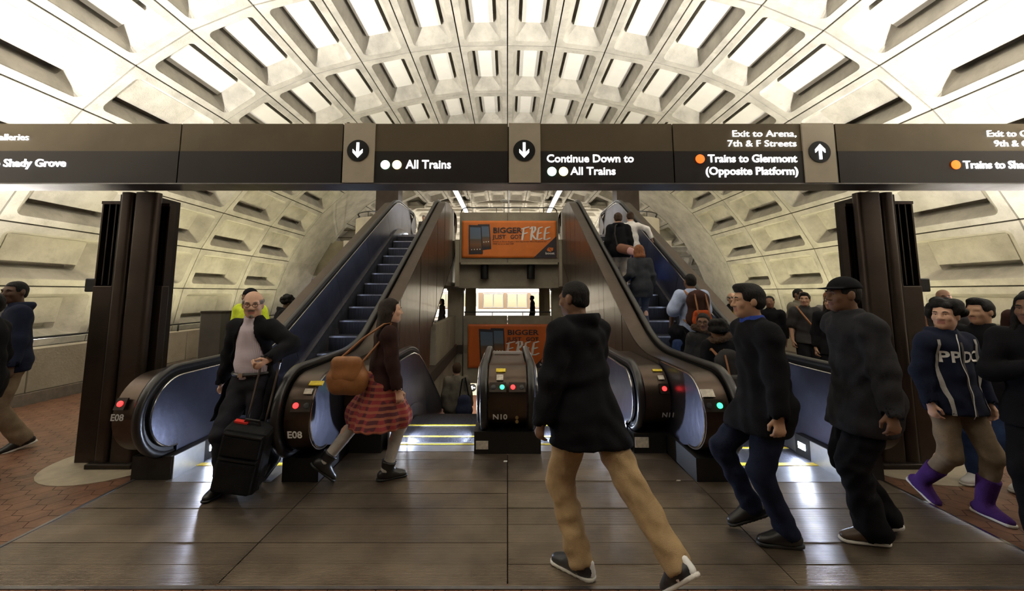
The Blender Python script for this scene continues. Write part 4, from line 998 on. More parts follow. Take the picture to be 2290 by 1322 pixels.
def person(label,pos,yaw,H=1.75,skin='light',hair=('short','brown'),lean=0,side=0,head=(0,0),feet=None,fp=(0,0),fy=(0,0),hands=None,eh=None,wear=(),q='mid',fat=1.,drop=.015,face=True,extras=(),group=None,curl=.6,hs=None):
    g=H/1.75; hf,hc,hcl=QL[q]; hs=hs or (.4+.6*g)
    root=empty('person',pos,R(yaw)); tag(root,label,'person',group=group)
    A=lambda *v: np.array(v,float)*g
    P=A(0,0,.93-drop); Rt=roty(R(side))@rotx(-R(lean)); up=Rt@np.array([0,0,1.]); fw=np.array([0,1.,0])
    N=P+up*.55*g; Sh=[P+up*.495*g+Rt@A(.172*fat**.5,0,0),P+up*.495*g+Rt@A(-.172*fat**.5,0,0)]
    hp=[P+A(.088,0,-.03),P+A(-.088,0,-.03)]
    feet=feet or ((.1,0,.085),(-.1,0,.085)); hands=hands or ((None),(None))
    an,kn,el,wr=[],[],[],[]
    for i in (0,1):
        k,a=ik(hp[i],A(*feet[i]),.43*g,.42*g,(.12*(1-2*i),1,0)); kn.append(k); an.append(a)
        sx=1-2*i
        t=hands[i]; t=Sh[i]+A(.07*sx,.04,-.525) if t is None else A(*t)
        h=(sx*.5,-1,-.25) if eh is None or eh[i] is None else eh[i]
        e,w_=ik(Sh[i],t,.285*g,.255*g,h); el.append(e); wr.append(w_)
    HM=Rt@rotz(R(head[0]))@rotx(R(head[1])); Hc=N+up*.05*g+Rt@A(0,.022,.0)+HM@np.array([0,.004,.102*hs/1.0])
    hfr=(Hc,HM*1.0)
    # ---- body
    hb=(Hc-np.array([.13,.15,.15])*hs,Hc+np.array([.13,.15,.15])*hs); fine=[hb]
    hd=[]
    for i in (0,1):
        d=nrm(wr[i]-el[i]); a=fw-d*(fw@d); a=nrm(a) if np.linalg.norm(a)>.35 else nrm(np.array([0,0,1.])-d*d[2]); hd.append((d,a)); c=wr[i]+d*.09*g
        if q!='far': fine.append((c-.085*g,c+.085*g))
    allp=np.array([P,N,Hc,*Sh,*hp,*an,*kn,*el,*wr,*[wr[i]+hd[i][0]*.2*g for i in (0,1)]]); lo=allp.min(0)-.2*g; hi=allp.max(0)+.2*g
    f=Fld(lo,hi,hc,fine,hf)
    f.cap(P-up*.02*g,P+up*.16*g,.128*g,.118*g,.04,(1.12*fat,.82*fat,1)); f.cap(P+up*.16*g,P+up*.40*g,.12*g,.128*g,.05,(1.1*fat,.8*fat,1))
    f.cap(Sh[0]-up*.02*g,Sh[1]-up*.02*g,.062*g,.062*g,.05); f.cap(P+up*.47*g,N+up*.02*g,.075*g,.058*g,.05)
    f.cap(N,Hc+HM@np.array([0,-.012,-.05])*hs,.056*g,.052*g,.02)
    for i in (0,1):
        f.cap(hp[i],kn[i],.078*g*fat,.048*g,.03); f.cap(kn[i],an[i],.047*g,.034*g,.03); m=kn[i]*.7+an[i]*.3-fw*.012*g; f.ell(m,(.044*g,.047*g,.09*g),.03)
        fr=(an[i],rotz(R(fy[i]))@rotx(R(fp[i]))); f.cap((0,-.03*g,-.03*g),(0,.15*g,-.05*g),.038*g,.028*g,.02,(1,1,.9),fr)
        f.cap(Sh[i],el[i],.05*g*fat**.5,.041*g,.03); f.cap(el[i],wr[i],.041*g,.027*g,.02)
        d,a=hd[i]; n_=np.cross(d,a); inw=n_ if (n_@np.array([-(1-2*i),0,0]))>=0 else -n_
        if abs(inw[0])<.2: inw=-np.array([0,0,1.])+d*d[2]; inw=nrm(inw) if np.linalg.norm(inw)>.2 else n_
        w0=wr[i]; M=np.stack([a,inw,d],1); hfm=(w0,M)  # local: x across knuckles (thumb side +), y palm side, z along
        if q=='far': f.cap((0,0,0),(0,.02*g,.14*g),.03*g,.022*g,.02,(1,.6,1),hfm)
        else:
            f.cap((0,0,.0),(0,0,.08*g),.028*g,.036*g,.012,(1,.5,1),hfm)
            for j,(ox,L) in enumerate(((.029,.068),(.010,.078),(-.010,.072),(-.028,.056))):
                c1=curl*55; c2=curl*120
                b0=np.array([ox,0,.082])*g; b1=b0+L*.5*g*np.array([ox*.8,math.sin(R(c1)),math.cos(R(c1))]); b2=b1+L*.55*g*np.array([0,math.sin(R(c2)),math.cos(R(c2))])
                f.cap(b0,b1,.0098*g,.009*g,.006,fr=hfm); f.cap(b1,b2,.009*g,.0075*g,.004,fr=hfm)
            b0=np.array([.022,.006,.02])*g; b1=np.array([.052,.02,.058])*g; b2=np.array([.048,.038,.088])*g
            f.cap(b0,b1,.015*g,.0115*g,.012,fr=hfm); f.cap(b1,b2,.011*g,.009*g,.004,fr=hfm)
    # head
    s_=hs; E=lambda c,r,k=.02,sub=False: f.ell(np.array(c)*s_,tuple(np.array(r)*s_),k*s_,hfr,sub)
    E((0,-.014,.03),(.077,.095,.088),.03); E((0,.022,-.03),(.061,.070,.088),.03); E((0,.062,-.088),(.028,.026,.024),.03); E((0,.0,-.06),(.057,.06,.045),.03)
    f.cap(np.array([-.038,.076,.022])*s_,np.array([.038,.076,.022])*s_,.013*s_,.013*s_,.02*s_,fr=hfr)
    for sx in (-1,1):
        E((sx*.031,.094,.006),(.019,.016,.012),.014,True); E((sx*.04,.066,-.022),(.022,.02,.022),.02)
        E((sx*.031,.079,.0175),(.018,.010,.0065),.004); E((sx*.031,.077,-.0055),(.017,.009,.005),.004)
        E((sx*.078,-.006,-.004),(.011,.022,.033),.008)
    f.cap(np.array([0,.086,.012])*s_,np.array([0,.106,-.026])*s_,.009*s_,.0135*s_,.012*s_,fr=hfr)
    for sx in (-1,1): E((sx*.013,.094,-.03),(.010,.012,.009),.008)
    E((0,.086,-.053),(.024,.011,.0075),.006); E((0,.084,-.065),(.021,.011,.0085),.006); f.cap(np.array([-.022,.096,-.0585])*s_,np.array([.022,.096,-.0585])*s_,.003*s_,.003*s_,.004*s_,fr=hfr,sub=True)
    def reg(c):
        L=(c-Hc)@HM/s_; return ((abs(L[:,0])<.026)&(L[:,1]>.078)&(L[:,2]<-.045)&(L[:,2]>-.073)).astype(int)
    body=f.mesh('body',[SKIN[skin],LIP[skin]],root,reg)
    W=lambda p: Hc+HM@(np.array(p)*s_)
    if face and q!='far':
        for sx in (-1,1):
            mb=MB(); c=W((sx*.031,.0705,.006)); r=.0115*s_
            pr=[(r*math.sin(R(t)),-r*math.cos(R(t))) for t in range(0,181,30)]; mb.lathe(pr,c,10); eo=mb.build('eye',EYEW,root,smooth=True,angle=180,ploc=1)
            c2=np.array(W((sx*.031,.0768,.006))); r2=.0062*s_; mb=MB(); mb.lathe([(r2*math.sin(R(t)),-r2*math.cos(R(t))) for t in range(0,181,30)],c2,8); io=mb.build('iris',EYEI,eo,smooth=True,angle=180,ploc=1); io.location=Vector(c2)-eo.location
            MB().tube([W((sx*.016,.093,.026)),W((sx*.032,.0945,.031)),W((sx*.048,.086,.028))],[.003*s_,.0042*s_,.0025*s_],6).build('eyebrow',HAIR[hair[1]] if hair[1] in HAIR else HAIR['black'],root,smooth=True,ploc=1)
    # ---- hair
    hm=HAIR.get(hair[1],HAIR['black']); hh=max(hf*1.1,.008)
    if hair[0]!='bald':
        ext={'long':.5,'longback':.55,'bob':.25,'curly':.2,'short':.16,'rim':.16,'bun':.2,'updo':.2,'fade':.16}.get(hair[0],.2)
        h=Fld(Hc-np.array([.2,.22,ext])*s_,Hc+np.array([.2,.2,.22])*s_,hh*(1.6 if ext>.3 else 1)); e=lambda c,r,k=.02,sub=False: h.ell(np.array(c)*s_,tuple(np.array(r)*s_),k*s_,hfr,sub)
        cutbox=lambda lo_,hi_,k=.012: h.boxcut(np.array(lo_)*s_,np.array(hi_)*s_,hfr,k*s_)
        if hair[0] in('short','fade','bun','updo','rim'):
            th=.004 if hair[0]=='fade' else .011
            e((0,-.014,.032),(.077+th,.095+th,.088+th)); e((0,-.045,-.02),(.066+th,.055+th,.06))
            if hair[0]=='short': e((.01,.045,.105),(.05,.04,.024),.03)
            cutbox((-.2,.055,-.2),(.2,.3,.062)); cutbox((-.2,.018,-.2),(.2,.3,.0)); cutbox((-.2,-.3,-.25),(.2,.3,-.062))
            if hair[0]=='rim': cutbox((-.2,-.3,.045),(.2,.3,.3))
            if hair[0] in('bun','updo'): e((0,-.09,.075),(.045,.045,.042),.02)
        elif hair[0]=='curly':
            for k in range(46):
                a=rng.uniform(0,2*math.pi); b=rng.uniform(-.5,1.0); r_=.095; c=(r_*math.cos(a)*math.sqrt(1-b*b*.9)*1.0,-.03+r_*math.sin(a)*math.sqrt(1-b*b*.9),.04+b*.088)
                if c[1]>.045 and c[2]<.07: continue
                rr=rng.uniform(.03,.046); e(c,(rr,rr,rr),.012)
            e((0,-.02,.035),(.09,.1,.1)); cutbox((-.06,.05,-.2),(.06,.3,.058),.02)
        else:
            e((0,-.014,.034),(.089,.107,.098)); e((0,-.05,-.03),(.092,.07,.1),.03)
            if hair[0] in('long','longback'):
                for sx in (-1,0,1):
                    p0=W((sx*.055,-.055,-.02)); p1=W((sx*.075,-.07,-.16))-np.array([0,.02,.05]); p2=p1+np.array([sx*.02,-.01,-.16*g])
                    h.cap(p0,p1,.055*s_,.05*s_,.03); h.cap(p1,p2,.05*s_,.03*s_,.03)
                if hair[0]=='long':
                    for sx in (-1,1): h.cap(W((sx*.08,.0,.0)),W((sx*.088,.02,-.16)),.024*s_,.026*s_,.02); h.cap(W((sx*.088,.02,-.16)),W((sx*.095,.05,-.30)),.028*s_,.02*s_,.02)
            else:
                for sx in (-1,1): h.cap(W((sx*.078,-.01,.0)),W((sx*.085,.0,-.10)),.03*s_,.032*s_,.03)
                h.cap(W((-.05,-.075,-.1)),W((.05,-.075,-.1)),.045*s_,.045*s_,.03)
            cutbox((-.062,.045,-.3),(.062,.3,.062),.025)
        h.folds(.0025,3,2.2); h.mesh('hair',[hm],root)
    ctx=dict(root=root,P=P,N=N,up=up,Sh=Sh,hp=hp,kn=kn,an=an,el=el,wr=wr,hd=hd,Hc=Hc,HM=HM,g=g,hs=s_,W=W,hcl=hcl,Rt=Rt,fat=fat,fy=fy,fp=fp,q=q,hf=hf,objs={})
    for n_,wd in enumerate(wear): garment(ctx,n_,**wd)
    PEOPLE.append(ctx); return ctx
def garment(c,n_,t,m,bulk=.025,hem=.85,sl=1.0,open=0,collar=True,hood=False,fold=.005,name=None,m2=None,flare=0,leg=1.,high=.1,sole=None,h=None):
    g=c['g']; P,N,up,Sh,hp,kn,an,el,wr=[c[k] for k in ('P','N','up','Sh','hp','kn','an','el','wr')]; root=c['root']; h=h or c['hcl']; fat=c['fat']; b=bulk
    allp=np.array([P,N+up*.1*g,*Sh,*hp,*an,*kn,*el,*wr]); lo=allp.min(0)-.26*g; hi=allp.max(0)+.26*g
    if t in('jacket','shirt','coat','hoodie','vest'):
        hz=hem*g; lo[2]=min(hz,min(w_[2] for w_ in wr)-.1)-.05; hi[2]=max(N[2]+.16*g,max(w_[2] for w_ in wr)+.1)
        f=Fld(lo,hi,h)
        f.cap(P+up*.0*g,P+up*.18*g,(.128+b*.8)*g,(.12+b*.8)*g,.05,(1.12*fat,.84*fat,1)); f.cap(P+up*.18*g,P+up*.42*g,(.122+b*.7)*g,(.13+b*.55)*g,.06,(1.12*fat,.84*fat,1))
        f.cap(Sh[0]-up*.03*g,Sh[1]-up*.03*g,(.062+b*.45)*g,(.062+b*.45)*g,.05); f.cap(P+up*.47*g,N+up*.005*g,(.08+b*.5)*g,(.066+b*.3)*g,.05)
        bot=P.copy(); 
        if hz<P[2]-.02:
            mid=(kn[0]+kn[1])/2; dirv=nrm((mid-P)*np.array([.6,.6,1])); L=(P[2]-hz)/max(.3,-dirv[2]); f.cap(P,P+dirv*(L+.06),(.132+b)*g,(.14+b+flare)*g,.05,(1.14*fat,.9*fat,1))
            for i in (0,1):
                tt=min(1,max(0,(P[2]-hz)/(.4*g))); f.cap(hp[i],hp[i]+(kn[i]-hp[i])*tt,(.09+b)*g,(.08+b)*g,.06)
        for i in (0,1):
            if sl<=0: continue
            a,e,w_=Sh[i],el[i],wr[i]
            if sl<.6: e2=a+(e-a)*min(1,sl*1.7); f.cap(a,e2,(.062+b)*g,(.066+b)*g,.04)
            else: f.cap(a,e,(.056+b*.6)*g,(.05+b*.55)*g,.035); f.cap(e,e+(w_-e)*min(1,sl),(.05+b*.55)*g,(.038+b*.5)*g,.025)
        if collar: f.cap(N-up*.02*g+c['Rt']@np.array([0,.008,0])*g,N+up*.045*g+c['Rt']@np.array([0,.016,0])*g,.078*g,.074*g,.015,(1,1.05,1)); 
        if hood:
            for k in range(7):
                a=R(180+30*k-0); f.ell(N+c['Rt']@np.array([.085*math.cos(a),.0+.085*math.sin(a)-.01,.0+.02*abs(math.sin(a))])*g,(.045*g,.045*g,.05*g),.03)
        f.folds(fold,n_+c['P'][0]*3+sum(wr[0])*5)
        # neck opening and hem
        if hz<P[2]+.3: f.plane((0,0,-1),-hz)
        o_=N+up*.052*g; f.plane(tuple(up),float(up@o_))
        if t!='vest': f.ell(N+up*.085*g+c['Rt']@np.array([0,.04,0])*g,(.056*g,.075*g,.06*g),.015,sub=True)
        for i in (0,1):
            if sl<.6: continue
            d=nrm(wr[i]-el[i]); f.cap(wr[i]+d*.012*g,wr[i]+d*.15*g,.05*g,.06*g,.006,sub=True)
        if open:   # front opening: a wedge cut out of the front
            fr=(N,c['Rt']); 
            X,Y,Z=f.pts(tuple(slice(0,None) for _ in range(3))); X,Y,Z=f.loc(X,Y,Z,fr)
            wd=np.clip(.045+open*np.clip(-Z/(.5*g),0,1.4),.0,.2)*g; d=np.maximum(abs(X)-wd,.012*g-Y); f.comb(tuple(slice(0,None) for _ in range(3)),np.broadcast_to(d,f.f.shape).astype(np.float32),.012,True)
        o=f.mesh(name or t,[m],root)
    elif t=='trousers':
        lo[2]=-.05; hi[2]=P[2]+.14*g; f=Fld(lo,hi,h)
        f.cap(P-up*.0,P+up*.1*g,(.134+b*.4)*g,(.126+b*.4)*g,.05,(1.12*fat,.84*fat,1))
        for i in (0,1):
            f.cap(hp[i],kn[i],(.088+b)*g*fat**.5,(.062+b)*g,.04); e=kn[i]+(an[i]-kn[i])*leg; f.cap(kn[i],e,(.06+b)*g,(.045+b+flare)*g,.03)
            if leg>.9: f.cap(e+(kn[i]-e)*.14,e,(.05+b+flare)*g,(.052+b+flare)*g,.02)
        f.folds(fold,n_+kn[0][1]*4,1.2)
        for i in (0,1):
            d=nrm(an[i]-kn[i]); e=kn[i]+(an[i]-kn[i])*leg; f.cap(e+d*.09*g,e+d*.25*g,.085*g,.085*g,.006,sub=True)
        o=f.mesh(name or 'trousers',[m],root)
    elif t=='skirt':
        hz=hem*g; lo[2]=hz-.05; hi[2]=P[2]+.2*g; f=Fld(lo,hi,h); mid=(kn[0]+kn[1])/2; d=mid-P
        f.cap(P+up*.1*g,P,(.12+b)*g,(.145+b)*g,.04,(1.1,.85,1)); e=P+d*((P[2]-hz+.04*g)/(P[2]-mid[2])); f.cap(P,e,(.145+b)*g,(.16+b+flare)*g,.05,(1.1,1.0,1))
        for i in (0,1): f.cap(hp[i],hp[i]+(kn[i]-hp[i])*.75,(.1+b)*g,(.1+b+flare*.4)*g,.06)
        X,Y,Z=f.pts(tuple(slice(0,None) for _ in range(3))); ang=np.arctan2(Y-P[1],X-P[0]); f.f=f.f+(.012*np.sin(ang*14)*np.clip((P[2]-Z)/(.4*g),0,1)).astype(np.float32)
        f.plane((0,0,-1),-hz); f.plane((0,0,1),P[2]+.13*g); o=f.mesh(name or 'skirt',[m],root)
    elif t in('shoes','boots'):
        for i in (0,1):
            fr=(an[i],rotz(R(c['fy'][i]))@rotx(R(c['fp'][i]))); hh=min(h,.011) if c['q']!='far' else .02
            f=Fld(an[i]-.28*g,an[i]+.30*g,hh); G=lambda *v:tuple(np.array(v)*g)
            f.cap(G(0,-.045,-.035),G(0,.03,-.03),.044*g,.048*g,.02,(1,1,1),fr); f.cap(G(0,.0,-.04),G(0,.16,-.052),.05*g,.037*g,.03,(1,1,.8),fr); f.cap(G(0,.02,.0),G(0,.12,-.04),.045*g,.035*g,.03,(1,1,.8),fr)
            sh=nrm(kn[i]-an[i]); cr=.052 if t=='boots' or high>.105 else .044; f.cap(an[i],an[i]+sh*high*g,cr*g,(cr+(bulk if t=='boots' else 0))*g,.02)
            X,Y,Z=f.pts(tuple(slice(0,None) for _ in range(3))); X,Y,Z=f.loc(X,Y,Z,fr); bz=-.082*g; f.f=np.maximum(f.f,(bz+.018*g-Z).astype(np.float32))
            f.f=np.maximum(f.f,np.broadcast_to(((X*sh.dot(fr[1][:,0])+Y*sh.dot(fr[1][:,1])+Z*sh.dot(fr[1][:,2]))-(high-.005)*g),f.f.shape).astype(np.float32))
            so=f.mesh('boot' if t=='boots' else 'shoe',[m],root)
            f2=Fld(an[i]-.28*g,an[i]+.30*g,min(hh,.009)); f2.cap(G(0,-.05,-.07),G(0,.16,-.07),.046*g,.044*g,.02,(1,1,1),fr)
            f2.f=np.maximum(f2.f,np.broadcast_to(np.maximum(bz-Z_(f2,fr),Z_(f2,fr)-(bz+.022*g)),f2.f.shape).astype(np.float32)); s2=f2.mesh('sole',[sole or m],so)
            if s2: s2.location=s2.location-so.location
        return
    elif t=='cap':
        Hc,HM,s=c['Hc'],c['HM'],c['hs']; fr=(Hc,HM); f=Fld(Hc-.24*s,Hc+.24*s,.010)
        f.ell(np.array([0,-.014,.035])*s,tuple(np.array([.092,.11,.10])*s),.01,fr); f.boxcut(np.array([-.3,-.3,-.3])*s,np.array([.3,.3,.045])*s,fr)
        if m2 is None: f.cap(np.array([-.03,.07,.048])*s,np.array([.03,.07,.048])*s,.06*s,.06*s,.012,(1,1.5,.13),fr)
        f.mesh(name or 'cap',[m],root); return
    elif t=='beanie':
        Hc,HM,s=c['Hc'],c['HM'],c['hs']; fr=(Hc,HM); f=Fld(Hc-.2*s,Hc+.2*s,.011); f.ell(np.array([0,-.014,.034])*s,tuple(np.array([.09,.108,.102])*s),.01,fr); f.boxcut(np.array([-.3,-.3,-.3])*s,np.array([.3,.3,.03])*s,fr); f.mesh('cap',[m],root); return
    elif t=='furhood':
        f=Fld(N-.3*g,N+.35*g,h*.8)
        for k in range(26):
            a=2*math.pi*k/26; p=N+up*(.05+.05*math.sin(a+1.5))*g+np.array([.135*math.cos(a),.10*math.sin(a)-.02,.0])*g; r=rng.uniform(.035,.05)*g; f.ell(p,(r,r,r),.015)
        f.folds(.008,2,4.); f.mesh('fur_collar',[m],root); return
    c['objs'][name or t]=o
    return o
def Z_(f,fr):
    X,Y,Z=f.pts(tuple(slice(0,None) for _ in range(3))); return f.loc(X,Y,Z,fr)[2]
# ---------------------------------------------------------------- the people in the photograph
def pw(px,py,Y):
    x,z=sgp(px,py,Y); return np.array([x,Y,z])
def tl(pos,yaw,H,w_):
    """world point to a person's own frame in units of a 1.75 m figure"""
    return tuple(rotz(-R(yaw))@(np.array(w_,float)-np.array(pos,float))/(H/1.75))
BLK=cloth('black',(.007,.007,.009)); BLK2=cloth('charcoal',(.03,.029,.03)); NVY=cloth('navy',(.012,.016,.035)); KHA=cloth('khaki',(.34,.235,.125)); KHD=cloth('khaki_dark',(.2,.15,.1)); GRY=cloth('grey',(.13,.12,.115)); WHT=cloth('white',(.72,.7,.68)); LBL=cloth('light_blue',(.36,.43,.62)); JEAN=cloth('denim',(.035,.06,.15)); BRN=cloth('maroon_brown',(.03,.014,.012)); HIV=cloth('hi_vis',(.62,.75,.05)); PUR=cloth('purple',(.085,.03,.2)); LEG=cloth('pale_grey',(.42,.38,.34)); OLV=cloth('olive_grey',(.13,.115,.09)); BLU=cloth('blue',(.03,.06,.3)); YLW=cloth('mustard',(.5,.33,.04)); RED=cloth('deep_red',(.12,.015,.02)); JNB=cloth('bright_denim',(.06,.13,.5)); SPK=cloth('dark_suit',(.02,.02,.026))
SHK=mat('leather_black',(.012,.011,.011),.35); SHB=mat('leather_brown',(.06,.035,.022),.4); SHW=mat('sneaker_white',(.7,.69,.68),.5); SOLW=mat('sole_white',(.6,.58,.54),.6); SOLB=mat('sole_black',(.015,.015,.015),.6); PBOOT=cloth('purple_suede',(.06,.022,.13)); FUR=cloth('fur_brown',(.07,.045,.03),bump=.9,bscale=60); TANL=mat('leather_tan',(.27,.11,.035),.5,var=.25,vscale=8); REFL=mat('reflective_grey',(.5,.5,.48),.4)
def plaid(name,base,c1,c2,sx,sz,thr=.72):
    m=mat('cloth_'+name,base,.85); nt=m.node_tree; b=nt.nodes['Principled BSDF']; L=nt.links.new; tc=nt.nodes.new('ShaderNodeTexCoord'); last=None
    col=nt.nodes.new('ShaderNodeRGB'); col.outputs[0].default_value=(*base,1); last=col.outputs[0]
    for ax,sc,c in (('X',sx,c1),('Z',sz,c2)):
        w_=nt.nodes.new('ShaderNodeTexWave'); w_.bands_direction=ax; w_.inputs['Scale'].default_value=sc; L(tc.outputs['Object'],w_.inputs[0])
        r=nt.nodes.new('ShaderNodeValToRGB'); r.color_ramp.elements[0].position=thr; r.color_ramp.elements[1].position=thr+.08; L(w_.outputs[0],r.inputs[0]); r.color_ramp.elements[1].color=(.75,.75,.75,1)
        mx=nt.nodes.new('ShaderNodeMix'); mx.data_type='RGBA'; L(r.outputs[0],mx.inputs[0]); L(last,mx.inputs[6]); mx.inputs[7].default_value=(*c,1); last=mx.outputs[2]
    L(last,b.inputs['Base Color']); return m
CHK=plaid('check_shirt',(.62,.56,.6),(.3,.2,.3),(.3,.2,.3),26,26,.86); PLD=plaid('red_plaid',(.24,.025,.03),(.03,.012,.02),(.35,.12,.06),5,6,.6)
TR=lambda m,**k: dict(t='trousers',m=m,**k); JK=lambda m,**k: dict(t='jacket',m=m,**k); SHo=lambda m,**k: dict(t='shoes',m=m,**k)
# 1 left edge
person('man in dark open jacket and khaki trousers walking in from the left edge',(-5.32,4.4,0),150,1.79,'dark',('fade','black'),head=(35,0),feet=((.1,.16,.085),(-.09,-.14,.10)),fp=(0,-15),hands=(None,(-.34,.05,.80)),q='mid',
  wear=[dict(t='shirt',m=GRY,bulk=.018,hem=.86),JK(NVY,bulk=.045,hem=.80,open=.10,hood=True),TR(KHD,bulk=.028),SHo(SHK,sole=SOLW)])
person('person in black cut off by the left edge of the picture',(-4.66,3.66,0),120,1.66,'dark',('short','black'),feet=((.1,.15,.085),(-.1,-.15,.1)),q='mid',wear=[JK(BLK,bulk=.04,hem=.74),TR(BLK2,bulk=.02),SHo(SHK)],face=False)
# 2 man with suitcase
p2=(-2.26,3.66,0); y2=174
hand2=pw(598,806,3.36)
c2=person('balding man with glasses in a dark open coat and checked shirt pulling a suitcase',p2,y2,1.675,'light',('rim','grey'),lean=2,head=(30,-4),feet=((.10,.14,.085),(-.08,-.22,.15)),fp=(0,-28),hands=((.36,-.06,.80),tl(p2,y2,1.675,hand2)),eh=(None,(-1,-.35,-.3)),q='near',curl=.95,
  wear=[dict(t='shirt',m=CHK,bulk=.010,hem=.945,fold=.003,collar=True,sl=0),JK(BLK,bulk=.038,hem=.60,open=.17,flare=.03,name='coat',fold=.007),TR(SPK,bulk=.016),SHo(SHK)])
def glasses(c,r=.021):
    W=c['W']; s=c['hs']; root=c['root']; fr=empty('glasses',(0,0,0),0,root); m=mat('spectacle_frame',(.05,.045,.04),.3,.5)
    for sx in (-1,1):
        MB().tube([W((sx*.031+r*math.cos(t),.102,.004+r*.85*math.sin(t))) for t in np.linspace(0,2*math.pi,17)],.0022*s,5).build('glasses_rim',m,fr,smooth=True,ploc=1)
        MB().tube([W((sx*.052,.100,.008)),W((sx*.08,.06,.012)),W((sx*.084,-.005,.01))],.002*s,5).build('glasses_arm',m,fr,smooth=True,ploc=1)
    MB().tube([W((-.010,.103,.008)),W((.010,.103,.008))],.002*s,5).build('glasses_bridge',m,fr,ploc=1)
glasses(c2)
MB().tube([c2['P']+np.array([.155*math.cos(t),.125*math.sin(t),.075]) for t in np.linspace(0,2*math.pi,25)],.016,6).build('belt',SHK,c2['root'],smooth=True,ploc=1)
MB().box((-.022,.118,.93),(.022,.142,.965)).build('belt_buckle',CHROME,c2['root'],ploc=1).location=Vector(c2['P']+np.array([0,.135,.075]))
# moustache and goatee
f=Fld(c2['Hc']-.16,c2['Hc']+.16,.006); hfr=(c2['Hc'],c2['HM']); s=c2['hs']
f.cap(np.array([-.022,.09,-.047])*s,np.array([.022,.09,-.047])*s,.0075*s,.0075*s,.006,fr=hfr); f.ell(np.array([0,.078,-.094])*s,(.02*s,.018*s,.02*s),.01,hfr); f.mesh('goatee',[HAIR['grey']],c2['root'])
# suitcase: leaning on its wheels towards the hand
base=pw(528,1072,3.50); base[2]=0
su=empty('suitcase',base); tag(su,'black rolling suitcase with a red tag pulled by the man in the coat','suitcase')
hv=hand2-base; L_=float(np.linalg.norm(hv)); zax=Vector(hv).normalized(); xax=Vector((1,.15,0)); xax=(xax-zax*xax.dot(zax)).normalized(); yax=zax.cross(xax)
su.rotation_euler=Matrix((xax,yax,zax)).transposed().to_euler()
SUC=cloth('suitcase_nylon',(.013,.013,.014),.7)
MB().box((-.17,-.11,.07),(.17,.11,.60)).build('shell',SUC,su,bevel=.04,ploc=1); MB().box((-.145,-.15,.10),(.145,-.105,.36)).build('front_pocket',SUC,su,bevel=.02,ploc=1); MB().box((-.145,-.14,.39),(.145,-.105,.56)).build('front_pocket',SUC,su,bevel=.015,ploc=1)
for z in (.375,.57): MB().box((-.14,-.153 if z<.5 else -.143,z-.006),(.14,-.10,z+.006)).build('zip',BLACK,su,ploc=1)
for sx in (-1,1):
    w_=empty('wheel',(sx*.13,.085,.045),0,su); mb=MB(); mb.lathe([(0,-.015),(.04,-.015),(.045,-.008),(.045,.008),(.04,.015),(0,.015)],(0,0,0),18); mb.v=[(v[2],v[0],v[1]) for v in mb.v]; mb.build('tyre',RUB,w_,smooth=True,ploc=1); MB().box((-.02,-.03,-.02),(.02,.03,.05)).build('wheel_fork',BLACK,w_,ploc=1)
    MB().tube([(sx*.07,.09,.55),(sx*.07,.09,L_-.03)],.009,8).build('pull_tube',STEELD,su,smooth=True,ploc=1)
MB().tube([(-.085,.09,L_-.02),(.085,.09,L_-.02)],.016,8).build('pull_grip',RUB,su,smooth=True,ploc=1)
MB().tube([(-.06,0,.60),(-.05,0,.635),(.05,0,.635),(.06,0,.60)],.012,8).build('carry_handle',RUB,su,smooth=True,ploc=1)
MB().box((-.13,-.02,.602),(-.03,.02,.618)).build('luggage_tag',mat('tag_red',(.7,.04,.03),.5),su,ploc=1)
# 3, 4 behind him
c3=person('person in a yellow hi-vis vest and black cap behind the man with the suitcase',(-3.80,6.0,0),165,1.72,'brown',('fade','black'),q='mid',wear=[JK(BLK2,bulk=.03,hem=.8),dict(t='vest',m=HIV,bulk=.05,hem=.78,sl=.45,name='hi_vis_jacket',collar=True),TR(BLK),SHo(SHK),dict(t='beanie',m=BLK)])
for z in (.30,.42): MB().tube([c3['P']+np.array([.215*math.cos(t),.155*math.sin(t),z-.08]) for t in np.linspace(0,2*math.pi,25)],.022,6).build('reflective_band',REFL,c3['root'],smooth=True,ploc=1)
person('dark figure in black walking behind the left escalator',(-3.98,7.0,0),-60,1.62,'dark',('curly','black'),lean=14,feet=((.1,.2,.085),(-.1,-.2,.1)),q='mid',face=False,wear=[JK(BLK,bulk=.05,hem=.7,hood=True),TR(BLK),SHo(SHK)])
# 5 far at the top of the left escalator
person('small distant person in grey at the top of the left escalator',(-3.55,16.9,3.3),180,1.62,'light',('short','grey'),q='far',wear=[JK(GRY,bulk=.03,hem=.75,open=.06),TR(BLK2),SHo(SHK)])
